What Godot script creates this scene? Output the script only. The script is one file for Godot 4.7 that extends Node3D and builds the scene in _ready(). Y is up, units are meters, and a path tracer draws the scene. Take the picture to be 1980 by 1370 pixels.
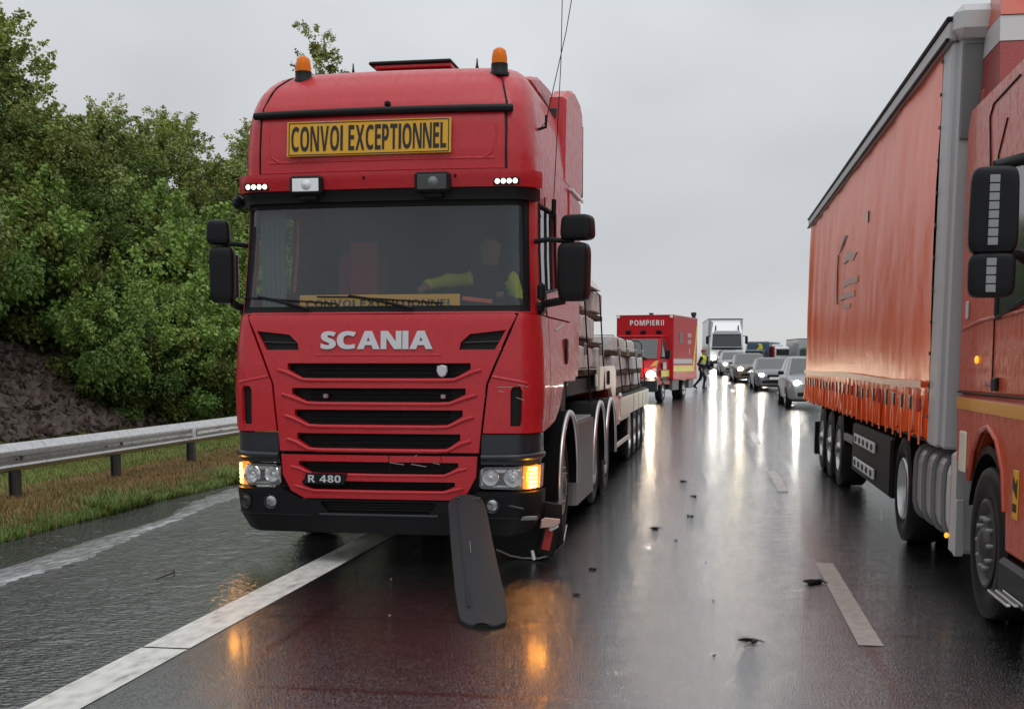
extends Node3D
# Wet motorway under an overcast sky: a red tractor truck on the hard shoulder line, traffic queue, fire van, orange curtain-side truck.

class MB:
	var v := PackedVector3Array()
	var n := PackedVector3Array()
	var uv := PackedVector2Array()
	var c := PackedColorArray()
	var col := Color(1, 1, 1)
	func vert(p: Vector3, m: Vector3, t := Vector2.ZERO) -> void:
		v.append(p); n.append(m); uv.append(t); c.append(col)
	func tri(a: Vector3, b: Vector3, d: Vector3, na: Vector3, nb: Vector3, nd: Vector3) -> void:
		if (b - a).cross(d - a).dot(na + nb + nd) > 0.0:
			vert(a, na); vert(d, nd); vert(b, nb)
		else:
			vert(a, na); vert(b, nb); vert(d, nd)
	func face(pts: Array, nrm: Vector3) -> void:
		for i in range(1, pts.size() - 1):
			tri(pts[0], pts[i], pts[i + 1], nrm, nrm, nrm)
	func flat(pts: Array, inside: Vector3) -> void:   # a face whose normal looks away from the point inside
		var m: Vector3 = (pts[1] - pts[0]).cross(pts[2] - pts[0]).normalized()
		if m.dot(pts[0] - inside) < 0.0:
			m = -m
		face(pts, m)
	func hexa(p: Array) -> void:   # eight corners: bottom four in order, then top four
		var mid := Vector3.ZERO
		for q in p: mid += q
		mid /= 8.0
		for f in [[0, 1, 2, 3], [4, 5, 6, 7], [0, 1, 5, 4], [1, 2, 6, 5], [2, 3, 7, 6], [3, 0, 4, 7]]:
			flat([p[f[0]], p[f[1]], p[f[2]], p[f[3]]], mid)
	func box(ctr: Vector3, size: Vector3, bevel := 0.0, b := Basis()) -> void:
		var h := size * 0.5
		bevel = minf(bevel, minf(h.x, minf(h.y, h.z)) * 0.9)
		if bevel <= 0.0:
			var q := []
			for k in [[-1, -1, -1], [1, -1, -1], [1, -1, 1], [-1, -1, 1], [-1, 1, -1], [1, 1, -1], [1, 1, 1], [-1, 1, 1]]:
				q.append(ctr + b * Vector3(k[0] * h.x, k[1] * h.y, k[2] * h.z))
			hexa(q)
			return
		var i := h - Vector3.ONE * bevel
		for ax in 3:
			var u := (ax + 1) % 3
			var w := (ax + 2) % 3
			for s in [-1.0, 1.0]:
				var q := []
				for k in [[-1, -1], [1, -1], [1, 1], [-1, 1]]:
					var p := Vector3.ZERO
					p[ax] = s * h[ax]; p[u] = k[0] * i[u]; p[w] = k[1] * i[w]
					q.append(ctr + b * p)
				flat(q, ctr)
				for s2 in [-1.0, 1.0]:   # the edge between face ax,s and face u,s2
					var e := []
					for k in [[0, -1], [0, 1], [1, 1], [1, -1]]:
						var p := Vector3.ZERO
						p[w] = k[1] * i[w]
						if k[0] == 0:
							p[ax] = s * h[ax]; p[u] = s2 * i[u]
						else:
							p[ax] = s * i[ax]; p[u] = s2 * h[u]
						e.append(ctr + b * p)
					flat(e, ctr)
		for sx in [-1.0, 1.0]:
			for sy in [-1.0, 1.0]:
				for sz in [-1.0, 1.0]:
					flat([ctr + b * Vector3(sx * h.x, sy * i.y, sz * i.z), ctr + b * Vector3(sx * i.x, sy * h.y, sz * i.z), ctr + b * Vector3(sx * i.x, sy * i.y, sz * h.z)], ctr)
	func grid(rows: Array, closed := false, flip := 1.0) -> void:   # rows of points -> smooth sheet
		var nr := rows.size()
		var nc: int = rows[0].size()
		var nm := []
		for i in nr:
			var line := PackedVector3Array()
			for j in nc:
				var j0 := (j - 1 + nc) % nc if closed else maxi(j - 1, 0)
				var j1 := (j + 1) % nc if closed else mini(j + 1, nc - 1)
				var du: Vector3 = rows[i][j1] - rows[i][j0]
				var dv: Vector3 = rows[mini(i + 1, nr - 1)][j] - rows[maxi(i - 1, 0)][j]
				line.append(du.cross(dv).normalized() * flip)
			nm.append(line)
		for i in nr - 1:
			for j in (nc if closed else nc - 1):
				var k := (j + 1) % nc
				tri(rows[i][j], rows[i][k], rows[i + 1][k], nm[i][j], nm[i][k], nm[i + 1][k])
				tri(rows[i][j], rows[i + 1][k], rows[i + 1][j], nm[i][j], nm[i + 1][k], nm[i + 1][j])
	func tube(path: Array, r0: float, r1 := -1.0, sides := 8) -> void:
		if r1 < 0.0: r1 = r0
		var rows := []
		var x := Vector3.UP
		for i in path.size():
			var d: Vector3 = (path[mini(i + 1, path.size() - 1)] - path[maxi(i - 1, 0)]).normalized()
			x = (x - d * x.dot(d))
			if x.length() < 0.05:
				x = Vector3.RIGHT - d * d.x
				if x.length() < 0.05: x = Vector3.BACK - d * d.z
			x = x.normalized()
			var y := d.cross(x)
			var r := lerpf(r0, r1, float(i) / maxf(path.size() - 1, 1))
			var ring := PackedVector3Array()
			for k in sides:
				var a := TAU * k / sides
				ring.append(path[i] + (x * cos(a) + y * sin(a)) * r)
			rows.append(ring)
		grid(rows, true, 1.0)
		for e in [0, path.size() - 1]:
			var q := []
			for k in sides: q.append(rows[e][k])
			flat(q, path[1 if e == 0 else path.size() - 2])
	func lathe(prof: Array, xf: Transform3D, sides := 24, a0 := 0.0, a1 := TAU, hard := false) -> void:   # prof of Vector2(radius, along local z)
		var full := is_equal_approx(a1 - a0, TAU)
		for i in prof.size() - 1:
			var p0: Vector2 = prof[i]
			var p1: Vector2 = prof[i + 1]
			var t := (p1 - p0)
			if t.length() < 1e-6: continue
			var m0 := Vector2(t.y, -t.x).normalized()
			var ma := m0
			var mb := m0
			if not hard:
				if i > 0:
					var q: Vector2 = p0 - prof[i - 1]
					var w := Vector2(q.y, -q.x).normalized()
					if w.dot(m0) > 0.5: ma = (m0 + w).normalized()
				if i < prof.size() - 2:
					var q: Vector2 = prof[i + 2] - p1
					var w := Vector2(q.y, -q.x).normalized()
					if w.dot(m0) > 0.5: mb = (m0 + w).normalized()
			for k in sides:
				var a := lerpf(a0, a1, float(k) / sides)
				var b := lerpf(a0, a1, float(k + 1) / sides)
				var ca := Vector3(cos(a), sin(a), 0)
				var cb := Vector3(cos(b), sin(b), 0)
				var A := xf * (ca * p0.x + Vector3(0, 0, p0.y))
				var B := xf * (cb * p0.x + Vector3(0, 0, p0.y))
				var C := xf * (cb * p1.x + Vector3(0, 0, p1.y))
				var D := xf * (ca * p1.x + Vector3(0, 0, p1.y))
				var bs := xf.basis
				var nA := bs * (ca * ma.x + Vector3(0, 0, ma.y))
				var nB := bs * (cb * ma.x + Vector3(0, 0, ma.y))
				var nC := bs * (cb * mb.x + Vector3(0, 0, mb.y))
				var nD := bs * (ca * mb.x + Vector3(0, 0, mb.y))
				if p0.x > 1e-5: tri(A, B, C, nA, nB, nC)
				if p1.x > 1e-5: tri(A, C, D, nA, nC, nD)
	func prism(poly: PackedVector2Array, xf: Transform3D, depth: float, bev := 0.0) -> void:   # polygon in local xy, thick along local z, from 0 to depth
		var small := poly
		if bev > 0.0:
			var o := Geometry2D.offset_polygon(poly, -bev, Geometry2D.JOIN_MITER)
			if o.size() == 1 and o[0].size() == poly.size(): 
				# keep the corner order of the outer outline
				var best := 0
				for k in poly.size():
					if o[0][k].distance_to(poly[0]) < o[0][best].distance_to(poly[0]): best = k
				small = PackedVector2Array()
				for k in poly.size(): small.append(o[0][(best + k) % poly.size()])
				if poly.size() > 2 and small[1].distance_to(poly[1]) > small[poly.size() - 1].distance_to(poly[1]):
					var r := PackedVector2Array([small[0]])
					for k in range(poly.size() - 1, 0, -1): r.append(small[k])
					small = r
			else: bev = 0.0
		var idx := Geometry2D.triangulate_polygon(small)
		var up := xf.basis * Vector3(0, 0, signf(depth))
		for k in range(0, idx.size(), 3):
			var q := []
			for e in 3: q.append(Vector3(small[idx[k + e]].x, small[idx[k + e]].y, depth))
			face([xf * q[0], xf * q[1], xf * q[2]], up)
			for e in 3: q[e].z = 0.0
			face([xf * q[0], xf * q[1], xf * q[2]], -up)
		var cw := Geometry2D.is_polygon_clockwise(poly)
		var d1 := depth - bev * signf(depth)
		for k in poly.size():
			var a := poly[k]
			var b := poly[(k + 1) % poly.size()]
			var e := (b - a).normalized()
			var m := Vector3(e.y, -e.x, 0) * (1.0 if not Geometry2D.is_polygon_clockwise(poly) else -1.0)
			m = xf.basis * m
			face([xf * Vector3(a.x, a.y, 0), xf * Vector3(b.x, b.y, 0), xf * Vector3(b.x, b.y, d1), xf * Vector3(a.x, a.y, d1)], m)
			if bev > 0.0:
				var sa := small[k]
				var sb := small[(k + 1) % poly.size()]
				face([xf * Vector3(a.x, a.y, d1), xf * Vector3(b.x, b.y, d1), xf * Vector3(sb.x, sb.y, depth), xf * Vector3(sa.x, sa.y, depth)], (m + up).normalized())
	func ball(ctr: Vector3, r: Vector3, rings := 8, sides := 12) -> void:
		var rows := []
		for i in rings + 1:
			var t := PI * i / rings
			var line := PackedVector3Array()
			for k in sides:
				var a := TAU * k / sides
				line.append(ctr + Vector3(sin(t) * cos(a) * r.x, cos(t) * r.y, sin(t) * sin(a) * r.z))
			rows.append(line)
		for i in rings:
			for k in sides:
				var j := (k + 1) % sides
				var q := [rows[i][k], rows[i][j], rows[i + 1][j], rows[i + 1][k]]
				var m := []
				for p in q: m.append(((p - ctr) / (r * r)).normalized())
				tri(q[0], q[1], q[2], m[0], m[1], m[2])
				tri(q[0], q[2], q[3], m[0], m[2], m[3])
	func pod(ctr: Vector3, size: Vector3, bs := Basis(), e1 := 0.45, e2 := 0.35, taper := 0.0) -> void:   # superellipsoid: a box with soft corners
		var h := size * 0.5
		var rows := []
		for i in 17:
			var t := PI * i / 16.0
			var line := PackedVector3Array()
			var ct := cos(t)
			var st := sin(t)
			var yy := signf(ct) * pow(absf(ct), e1)
			for k in 28:
				var a := TAU * k / 28.0
				var rr := pow(absf(st), e1)
				line.append(ctr + bs * Vector3(signf(cos(a)) * pow(absf(cos(a)), e2) * rr * h.x * (1.0 - taper * yy), yy * h.y, signf(sin(a)) * pow(absf(sin(a)), e2) * rr * h.z))
			rows.append(line)
		grid(rows, true, 1.0)
	func mesh() -> ArrayMesh:
		var a := []
		a.resize(Mesh.ARRAY_MAX)
		a[Mesh.ARRAY_VERTEX] = v; a[Mesh.ARRAY_NORMAL] = n; a[Mesh.ARRAY_TEX_UV] = uv; a[Mesh.ARRAY_COLOR] = c
		var m := ArrayMesh.new()
		if v.size(): m.add_surface_from_arrays(Mesh.PRIMITIVE_TRIANGLES, a)
		return m

var rng := RandomNumberGenerator.new()
var counts := {}
var M := {}

func numbered(parent: Node, called: String) -> String:
	var key := str(parent.get_instance_id()) + called
	var k: int = counts.get(key, 0)
	counts[key] = k + 1
	return called if k == 0 else "%s_%03d" % [called, k]

func mat(called: String, lin: Color, rough := 0.5, metal := 0.0, spec := 0.5) -> StandardMaterial3D:
	var m := StandardMaterial3D.new()
	m.resource_name = called
	m.albedo_color = lin.linear_to_srgb()
	m.roughness = rough; m.metallic = metal; m.metallic_specular = spec
	M[called] = m
	return m

func glow(called: String, lin: Color, energy: float) -> StandardMaterial3D:
	var m := mat(called, Color(lin.r * 0.6, lin.g * 0.6, lin.b * 0.6), 0.3)
	m.emission_enabled = true
	m.emission = lin.linear_to_srgb(); m.emission_energy_multiplier = energy
	return m

func part(parent: Node, called: String, what, m: Material) -> MeshInstance3D:
	var o := MeshInstance3D.new()
	o.name = numbered(parent, called)
	o.mesh = what.mesh() if what is MB else what
	o.material_override = m
	parent.add_child(o)
	return o

func thing(called: String, label: String, category: String, at := Vector3.ZERO, turn := 0.0, group := "") -> Node3D:
	var o := Node3D.new()
	o.name = numbered(self, called)
	add_child(o)
	o.position = at; o.rotation.y = turn
	tag(o, label, category, group)
	return o

func tag(o: Node, label: String, category: String, group := "") -> void:
	o.set_meta("label", label)
	o.set_meta("category", category)
	if group: o.set_meta("group", group)

func single(called: String, what, m: Material, label: String, category: String, group := "") -> MeshInstance3D:
	var o := part(self, called, what, m)
	tag(o, label, category, group)
	return o

func structure(called: String, what, m: Material) -> MeshInstance3D:
	var o := part(self, called, what, m)
	o.set_meta("kind", "structure")
	return o

func copy(o: Node3D, called: String, label: String, at: Vector3, turn := 0.0, group := "") -> Node3D:
	var d: Node3D = o.duplicate()
	d.name = numbered(self, called)
	add_child(d)
	d.position = at; d.rotation.y = turn
	d.set_meta("label", label)
	if group: d.set_meta("group", group)
	return d

func box(ctr: Vector3, size: Vector3, bevel := 0.01, b := Basis()) -> MB:
	var m := MB.new()
	m.box(ctr, size, bevel, b)
	return m

func pipe(path: Array, r: float, sides := 8) -> MB:
	var m := MB.new()
	m.tube(path, r, r, sides)
	return m

var fonts := {}
var glyphs := {}
func letters(parent: Node, s: String, m: Material, w: float, h: float, at: Vector3, b := Basis(), depth := 0.008, gap := 0.10, bold := 0.2, heavy := 0.0) -> void:   # each letter a piece of its own; I is a plain bar
	var total := 0.0
	var ms := []
	for ch in s:
		if ch == " ":
			ms.append(null); total += 0.42
		elif ch == "I":
			ms.append("I"); total += bold + gap
		else:
			var t: TextMesh
			if glyphs.has(ch + str(heavy)): t = glyphs[ch + str(heavy)]
			else:
				t = TextMesh.new()
				var fk := "bold%.1f" % heavy
				if not fonts.has(fk):
					var f := SystemFont.new()
					f.font_names = PackedStringArray(["Droid Sans"])
					f.font_weight = 700
					var fv := FontVariation.new()
					fv.base_font = f
					fv.variation_embolden = heavy
					fonts[fk] = fv
				t.text = ch; t.font = fonts[fk]; t.font_size = 48; t.pixel_size = 0.01; t.depth = 0.1; t.curve_step = 2.0
				glyphs[ch + str(heavy)] = t
			ms.append(t)
			var bb := t.get_aabb().size
			total += bb.x / 0.345 + gap
	total -= gap
	var k := w / total
	var x := -w * 0.5
	for t in ms:
		if t == null:
			x += 0.42 * k
		elif t is String:
			var o := part(parent, "letter", box(Vector3.ZERO, Vector3(bold * k, h, depth), 0.0), m)
			o.transform = Transform3D(b, at + b * Vector3(x + bold * k * 0.5, 0, 0))
			x += (bold + gap) * k
		else:
			var bb: AABB = t.get_aabb()
			var cw: float = bb.size.x / 0.345 * k
			var sc := Vector3(cw / bb.size.x, h / bb.size.y, depth / 0.1)
			var c := bb.get_center()
			var o := part(parent, "letter", t, m)
			o.transform = Transform3D(b * Basis.from_scale(sc), at + b * Vector3(x + cw * 0.5 - c.x * sc.x, -c.y * sc.y, 0))
			x += cw + gap * k

func holder(parent: Node, called: String) -> Node3D:
	var o := Node3D.new()
	o.name = numbered(parent, called)
	parent.add_child(o)
	return o

func noise_tex(freq: float, size: int, ramp: Array, normal := 0.0, type := FastNoiseLite.TYPE_SIMPLEX_SMOOTH, oct := 4, sd := 1) -> NoiseTexture2D:
	var f := FastNoiseLite.new()
	f.noise_type = type; f.frequency = freq; f.fractal_octaves = oct; f.seed = sd
	var t := NoiseTexture2D.new()
	t.width = size; t.height = size; t.seamless = true; t.noise = f
	if normal > 0.0:
		t.as_normal_map = true; t.bump_strength = normal
	elif ramp.size():
		var g := Gradient.new()
		var off := PackedFloat32Array()
		var cs := PackedColorArray()
		for r in ramp:
			off.append(r[0]); cs.append(r[1])
		g.offsets = off; g.colors = cs
		t.color_ramp = g
	return t

func grey(x: float) -> Color:
	return Color(x, x, x)

func lin(r: float, g: float, b: float) -> Color:
	return Color(r, g, b).linear_to_srgb()

func interp(x: float, xs: Array, ys: Array) -> float:
	if x <= xs[0]: return ys[0]
	for i in range(1, xs.size()):
		if x <= xs[i]:
			return lerpf(ys[i - 1], ys[i], (x - xs[i - 1]) / (xs[i] - xs[i - 1]))
	return ys[ys.size() - 1]

func omni(parent: Node, called: String, c: Color, e: float, size: float, at: Vector3) -> void:
	var l := OmniLight3D.new()
	l.name = numbered(parent, called)
	l.light_color = c.linear_to_srgb(); l.light_energy = e; l.light_size = size; l.omni_range = 40.0; l.omni_attenuation = 2.0
	l.shadow_enabled = true
	parent.add_child(l)
	l.position = at

func spot(parent: Node, called: String, c: Color, e: float, size: float, at: Vector3, towards: Vector3, cone := 32.0) -> void:
	var l := SpotLight3D.new()
	l.name = numbered(parent, called)
	l.light_color = c.linear_to_srgb(); l.light_energy = e; l.light_size = size; l.spot_range = 80.0; l.spot_angle = cone; l.spot_attenuation = 2.0; l.spot_angle_attenuation = 0.9
	l.shadow_enabled = true
	parent.add_child(l)
	l.position = at
	l.basis = Basis.looking_at(towards.normalized())

# ---------------------------------------------------------------- a body as one skin: tapered capsules joined by a smooth minimum, meshed as surface nets
func skin(bones: Array, cell: float, k: float) -> MB:
	var lo := Vector3.ONE * 1e9
	var hi := -lo
	for b in bones:
		var r: float = maxf(b[2], b[3]) + cell * 3 + k
		for e in 2:
			lo = lo.min(b[e] - Vector3.ONE * r); hi = hi.max(b[e] + Vector3.ONE * r)
	var nx := int((hi.x - lo.x) / cell) + 2
	var ny := int((hi.y - lo.y) / cell) + 2
	var nz := int((hi.z - lo.z) / cell) + 2
	var f := PackedFloat32Array(); f.resize(nx * ny * nz); f.fill(1e3)
	var best := PackedFloat32Array(); best.resize(nx * ny * nz); best.fill(1e3)
	var tint := PackedInt32Array(); tint.resize(nx * ny * nz)
	for bi in bones.size():
		var b: Array = bones[bi]
		var A: Vector3 = b[0]
		var D: Vector3 = b[1] - A
		var dd := maxf(D.length_squared(), 1e-9)
		var R: float = maxf(b[2], b[3]) + cell * 2 + k
		var p0: Vector3 = (b[0].min(b[1]) - Vector3.ONE * R - lo) / cell
		var p1: Vector3 = (b[0].max(b[1]) + Vector3.ONE * R - lo) / cell
		for z in range(maxi(int(p0.z), 0), mini(int(p1.z) + 1, nz)):
			for y in range(maxi(int(p0.y), 0), mini(int(p1.y) + 1, ny)):
				for x in range(maxi(int(p0.x), 0), mini(int(p1.x) + 1, nx)):
					var p := lo + Vector3(x, y, z) * cell - A
					var t := clampf(p.dot(D) / dd, 0.0, 1.0)
					var d: float = (p - D * t).length() - lerpf(b[2], b[3], t)
					var i := x + nx * (y + ny * z)
					if d < best[i]:
						best[i] = d; tint[i] = bi
					var o := f[i]
					var h := maxf(k - absf(o - d), 0.0) / k
					f[i] = minf(o, d) - h * h * k * 0.25
	var out := MB.new()
	var at := {}
	var pts := PackedVector3Array()
	var cols := PackedColorArray()
	var step := [1, nx, nx * ny]
	var quads := []
	for z in range(1, nz - 2):
		for y in range(1, ny - 2):
			for x in range(1, nx - 2):
				var i := x + nx * (y + ny * z)
				var s := 0
				var acc := Vector3.ZERO
				var cnt := 0
				var vals := [f[i], f[i + 1], f[i + nx], f[i + nx + 1], f[i + nx * ny], f[i + nx * ny + 1], f[i + nx * ny + nx], f[i + nx * ny + nx + 1]]
				for q in 8:
					if vals[q] < 0.0: s += 1
				if s == 0 or s == 8: continue
				for e in [[0, 1], [2, 3], [4, 5], [6, 7], [0, 2], [1, 3], [4, 6], [5, 7], [0, 4], [1, 5], [2, 6], [3, 7]]:
					var va: float = vals[e[0]]
					var vb: float = vals[e[1]]
					if (va < 0.0) != (vb < 0.0):
						var t := va / (va - vb)
						var pa := Vector3(e[0] & 1, (e[0] >> 1) & 1, e[0] >> 2)
						var pb := Vector3(e[1] & 1, (e[1] >> 1) & 1, e[1] >> 2)
						acc += pa.lerp(pb, t); cnt += 1
				at[i] = pts.size()
				pts.append(lo + (Vector3(x, y, z) + acc / cnt) * cell)
				cols.append(bones[tint[i]][4])
				for a in 3:
					if (f[i] < 0.0) != (f[i + step[a]] < 0.0):
						quads.append([i, a, f[i] < 0.0])
	var nm := PackedVector3Array(); nm.resize(pts.size())
	var faces := []
	for q in quads:
		var i: int = q[0]
		var u: int = step[(q[1] + 1) % 3]
		var w: int = step[(q[1] + 2) % 3]
		if not (at.has(i - u) and at.has(i - w) and at.has(i - u - w)): continue
		var ids := [at[i], at[i - u], at[i - u - w], at[i - w]]
		if not q[2]: ids.reverse()
		var m: Vector3 = (pts[ids[2]] - pts[ids[0]]).cross(pts[ids[3]] - pts[ids[1]])
		for e in ids: nm[e] += m
		faces.append(ids)
	for i in nm.size(): nm[i] = nm[i].normalized()
	# outward check on the first vertices: the highest point must look up
	var top := 0
	for i in pts.size():
		if pts[i].y > pts[top].y: top = i
	var sg := 1.0 if pts.size() == 0 or nm[top].y >= 0.0 else -1.0
	for ids in faces:
		for t in [[0, 1, 2], [0, 2, 3]]:
			var a: int = ids[t[0]]
			var b: int = ids[t[1]]
			var d: int = ids[t[2]]
			if (pts[b] - pts[a]).cross(pts[d] - pts[a]).dot(nm[a] * sg) > 0.0:
				var sw := b
				b = d; d = sw
			for e in [a, b, d]:
				out.col = cols[e]
				out.vert(pts[e], nm[e] * sg)
	return out

# ---------------------------------------------------------------- the lie of the land
func road_y(z: float) -> float:
	return 1.5 * smoothstep(15.0, 125.0, -z)

func land_y(x: float, z: float) -> float:   # left of the road: verge, shallow ditch, stony bank, then a wooded rise
	var y := interp(-x, [6.8, 7.3, 8.2, 10.0, 11.3, 12.5, 14.0, 16.0, 20.0, 30.0, 120.0, 400.0], [-0.02, 0.07, 0.1, 0.0, 0.0, 0.55, 1.5, 2.5, 3.4, 4.0, 5.0, 6.0])
	return y + road_y(z)

func sky_image() -> Image:
	var n := FastNoiseLite.new()
	n.seed = 7; n.frequency = 1.1; n.fractal_octaves = 4
	var im := Image.create(512, 256, false, Image.FORMAT_RGBF)
	for j in 256:
		var el := (0.5 - (j + 0.5) / 256.0) * PI
		for i in 512:
			var az := (i + 0.5) / 512.0 * TAU
			var d := Vector3(cos(el) * cos(az), sin(el), cos(el) * sin(az))
			var L := interp(rad_to_deg(el), [-8, -0.5, 1.0, 4.0, 8.0, 12.0, 17.0, 30.0, 60.0, 90.0], [0.2, 0.60, 0.66, 0.60, 0.575, 0.61, 0.68, 0.80, 1.15, 1.42])
			var k := n.get_noise_3d(d.x * 1.2, d.y * 3.2, d.z * 1.2) + 0.35 * n.get_noise_3d(d.x * 5.0, d.y * 14.0, d.z * 5.0)
			L *= 1.0 + 0.30 * k * clampf((rad_to_deg(el) + 1.0) / 9.0, 0.0, 1.0)
			var warm := clampf(1.0 - rad_to_deg(el) / 4.0, 0.0, 1.0)
			im.set_pixel(i, j, Color(L * lerpf(0.965, 1.01, warm), L, L * lerpf(1.045, 0.99, warm)))
	return im

func setup() -> void:
	var cam := Camera3D.new()
	cam.name = "camera"
	add_child(cam)
	cam.position = Vector3(0, 1.75, 0)
	cam.rotation_degrees = Vector3(-6.0, 8.995, 0)
	cam.projection = Camera3D.PROJECTION_FRUSTUM
	cam.near = 0.1
	cam.far = 1500.0
	cam.size = 0.1 * 1370.0 / 2400.0
	cam.frustum_offset = Vector2(0, 0.1 * 265.25 / 2400.0)
	cam.current = true
	var we := WorldEnvironment.new()
	we.name = "environment"
	var e := Environment.new()
	e.background_mode = Environment.BG_SKY
	var sky := Sky.new()
	var ps := PanoramaSkyMaterial.new()
	ps.panorama = ImageTexture.create_from_image(sky_image())
	ps.energy_multiplier = 1.0
	sky.sky_material = ps
	e.sky = sky
	e.tonemap_mode = Environment.TONE_MAPPER_LINEAR
	e.tonemap_exposure = 1.0
	e.sdfgi_enabled = true; e.ssao_enabled = true; e.ssil_enabled = true
	e.fog_enabled = false
	e.fog_density = 0.0012
	e.fog_light_color = Color(0.82, 0.84, 0.86)
	we.environment = e
	add_child(we)
	var sun := DirectionalLight3D.new()
	sun.name = "sun"
	sun.light_energy = 0.18
	sun.light_angular_distance = 30.0
	sun.light_color = Color(1.0, 0.99, 0.97)
	sun.shadow_enabled = true
	sun.rotation_degrees = Vector3(-62, 25, 0)
	add_child(sun)

func materials() -> void:
	var m: StandardMaterial3D
	# wet asphalt: dark, smooth film of water over a grain
	m = mat("asphalt", Color(1, 1, 1), 1.0, 0.0, 0.71)
	m.clearcoat_enabled = true; m.clearcoat = 0.25; m.clearcoat_roughness = 0.14
	m.refraction_enabled = true; m.refraction_scale = 0.15   # wet film over stone: mirrors more than dry tar
	m.albedo_texture = noise_tex(0.012, 1024, [[0.0, lin(0.006, 0.0062, 0.0066)], [0.5, lin(0.010, 0.0102, 0.0106)], [1.0, lin(0.018, 0.018, 0.0185)]], 0.0, FastNoiseLite.TYPE_SIMPLEX_SMOOTH, 5, 3)
	m.roughness_texture = noise_tex(0.006, 1024, [[0.0, grey(0.05)], [0.45, grey(0.075)], [0.75, grey(0.11)], [1.0, grey(0.17)]], 0.0, FastNoiseLite.TYPE_SIMPLEX_SMOOTH, 4, 9)
	m.heightmap_enabled = true; m.heightmap_scale = 0.36
	m.heightmap_texture = noise_tex(0.11, 1024, [[0.0, grey(0.0)], [1.0, grey(1.0)]], 0.0, FastNoiseLite.TYPE_SIMPLEX_SMOOTH, 2, 4)
	m.uv1_triplanar = true; m.uv1_world_triplanar = true
	m.uv1_scale = Vector3(0.55, 0.55, 0.55)
	# the hard shoulder, under a rippling sheet of running water
	m = mat("shoulder", Color(1, 1, 1), 1.0, 0.0, 0.71)
	m.albedo_texture = noise_tex(0.02, 1024, [[0.0, lin(0.025, 0.0255, 0.028)], [0.5, lin(0.048, 0.0485, 0.052)], [1.0, lin(0.08, 0.081, 0.085)]], 0.0, FastNoiseLite.TYPE_SIMPLEX_SMOOTH, 5, 13)
	m.roughness_texture = noise_tex(0.01, 512, [[0.0, grey(0.08)], [1.0, grey(0.18)]], 0.0, FastNoiseLite.TYPE_SIMPLEX_SMOOTH, 4, 19)
	m.clearcoat_enabled = true; m.clearcoat = 0.4; m.clearcoat_roughness = 0.08
	m.refraction_enabled = true; m.refraction_scale = 0.085
	m.heightmap_enabled = true; m.heightmap_scale = 0.8
	m.heightmap_texture = noise_tex(0.03, 1024, [[0.0, grey(0.0)], [1.0, grey(1.0)]], 0.0, FastNoiseLite.TYPE_SIMPLEX_SMOOTH, 4, 14)
	m.uv1_triplanar = true; m.uv1_world_triplanar = true
	m.uv1_scale = Vector3(0.35, 0.35, 0.62)
	# run of water along the verge; sky reflection painted pale into its colour
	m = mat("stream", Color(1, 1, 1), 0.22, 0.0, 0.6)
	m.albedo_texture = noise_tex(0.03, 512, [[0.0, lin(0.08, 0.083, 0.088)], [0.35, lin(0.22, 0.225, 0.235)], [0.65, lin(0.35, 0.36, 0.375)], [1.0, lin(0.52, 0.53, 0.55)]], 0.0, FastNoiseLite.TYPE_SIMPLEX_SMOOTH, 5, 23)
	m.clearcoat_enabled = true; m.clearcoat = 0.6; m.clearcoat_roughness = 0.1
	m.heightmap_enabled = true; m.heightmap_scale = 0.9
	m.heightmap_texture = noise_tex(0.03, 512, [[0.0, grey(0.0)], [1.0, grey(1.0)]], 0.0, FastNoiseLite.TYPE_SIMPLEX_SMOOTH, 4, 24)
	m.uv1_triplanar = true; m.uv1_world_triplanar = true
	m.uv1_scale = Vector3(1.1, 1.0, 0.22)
	m = mat("gutter_water", Color(0.012, 0.013, 0.012), 0.1, 0.0, 0.6)
	m.heightmap_enabled = true; m.heightmap_scale = 0.8
	m.heightmap_texture = M.shoulder.heightmap_texture
	m.uv1_triplanar = true; m.uv1_world_triplanar = true
	m.uv1_scale = Vector3(0.5, 0.5, 0.5)
	m = mat("road_paint", Color(1, 1, 1), 0.42, 0.0, 0.4)
	m.albedo_texture = noise_tex(0.02, 512, [[0.0, lin(0.22, 0.215, 0.20)], [0.25, lin(0.50, 0.49, 0.455)], [0.6, lin(0.62, 0.61, 0.57)], [1.0, lin(0.72, 0.71, 0.67)]], 0.0, FastNoiseLite.TYPE_SIMPLEX_SMOOTH, 5, 31)
	m.heightmap_enabled = true; m.heightmap_scale = 0.2
	m.heightmap_texture = M.asphalt.heightmap_texture
	m.uv1_triplanar = true; m.uv1_world_triplanar = true
	m.uv1_scale = Vector3(0.8, 0.8, 0.35)
	m = mat("road_paint_tan", Color(1, 1, 1), 0.5, 0.0, 0.4)
	m.albedo_texture = noise_tex(0.04, 256, [[0.0, lin(0.27, 0.24, 0.215)], [1.0, lin(0.42, 0.38, 0.345)]], 0.0, FastNoiseLite.TYPE_SIMPLEX_SMOOTH, 5, 33)
	m.uv1_triplanar = true; m.uv1_world_triplanar = true
	m.uv1_scale = Vector3(0.8, 0.8, 0.8)
	m = mat("soil", Color(1, 1, 1), 0.9, 0.0, 0.3)
	m.albedo_texture = noise_tex(0.02, 512, [[0.0, lin(0.03, 0.024, 0.014)], [0.5, lin(0.06, 0.055, 0.02)], [1.0, lin(0.10, 0.095, 0.03)]], 0.0, FastNoiseLite.TYPE_SIMPLEX_SMOOTH, 5, 41)
	m.uv1_triplanar = true; m.uv1_world_triplanar = true
	m.uv1_scale = Vector3(0.3, 0.3, 0.3)
	m = mat("stone", Color(1, 1, 1), 0.6, 0.0, 0.45)
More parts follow.
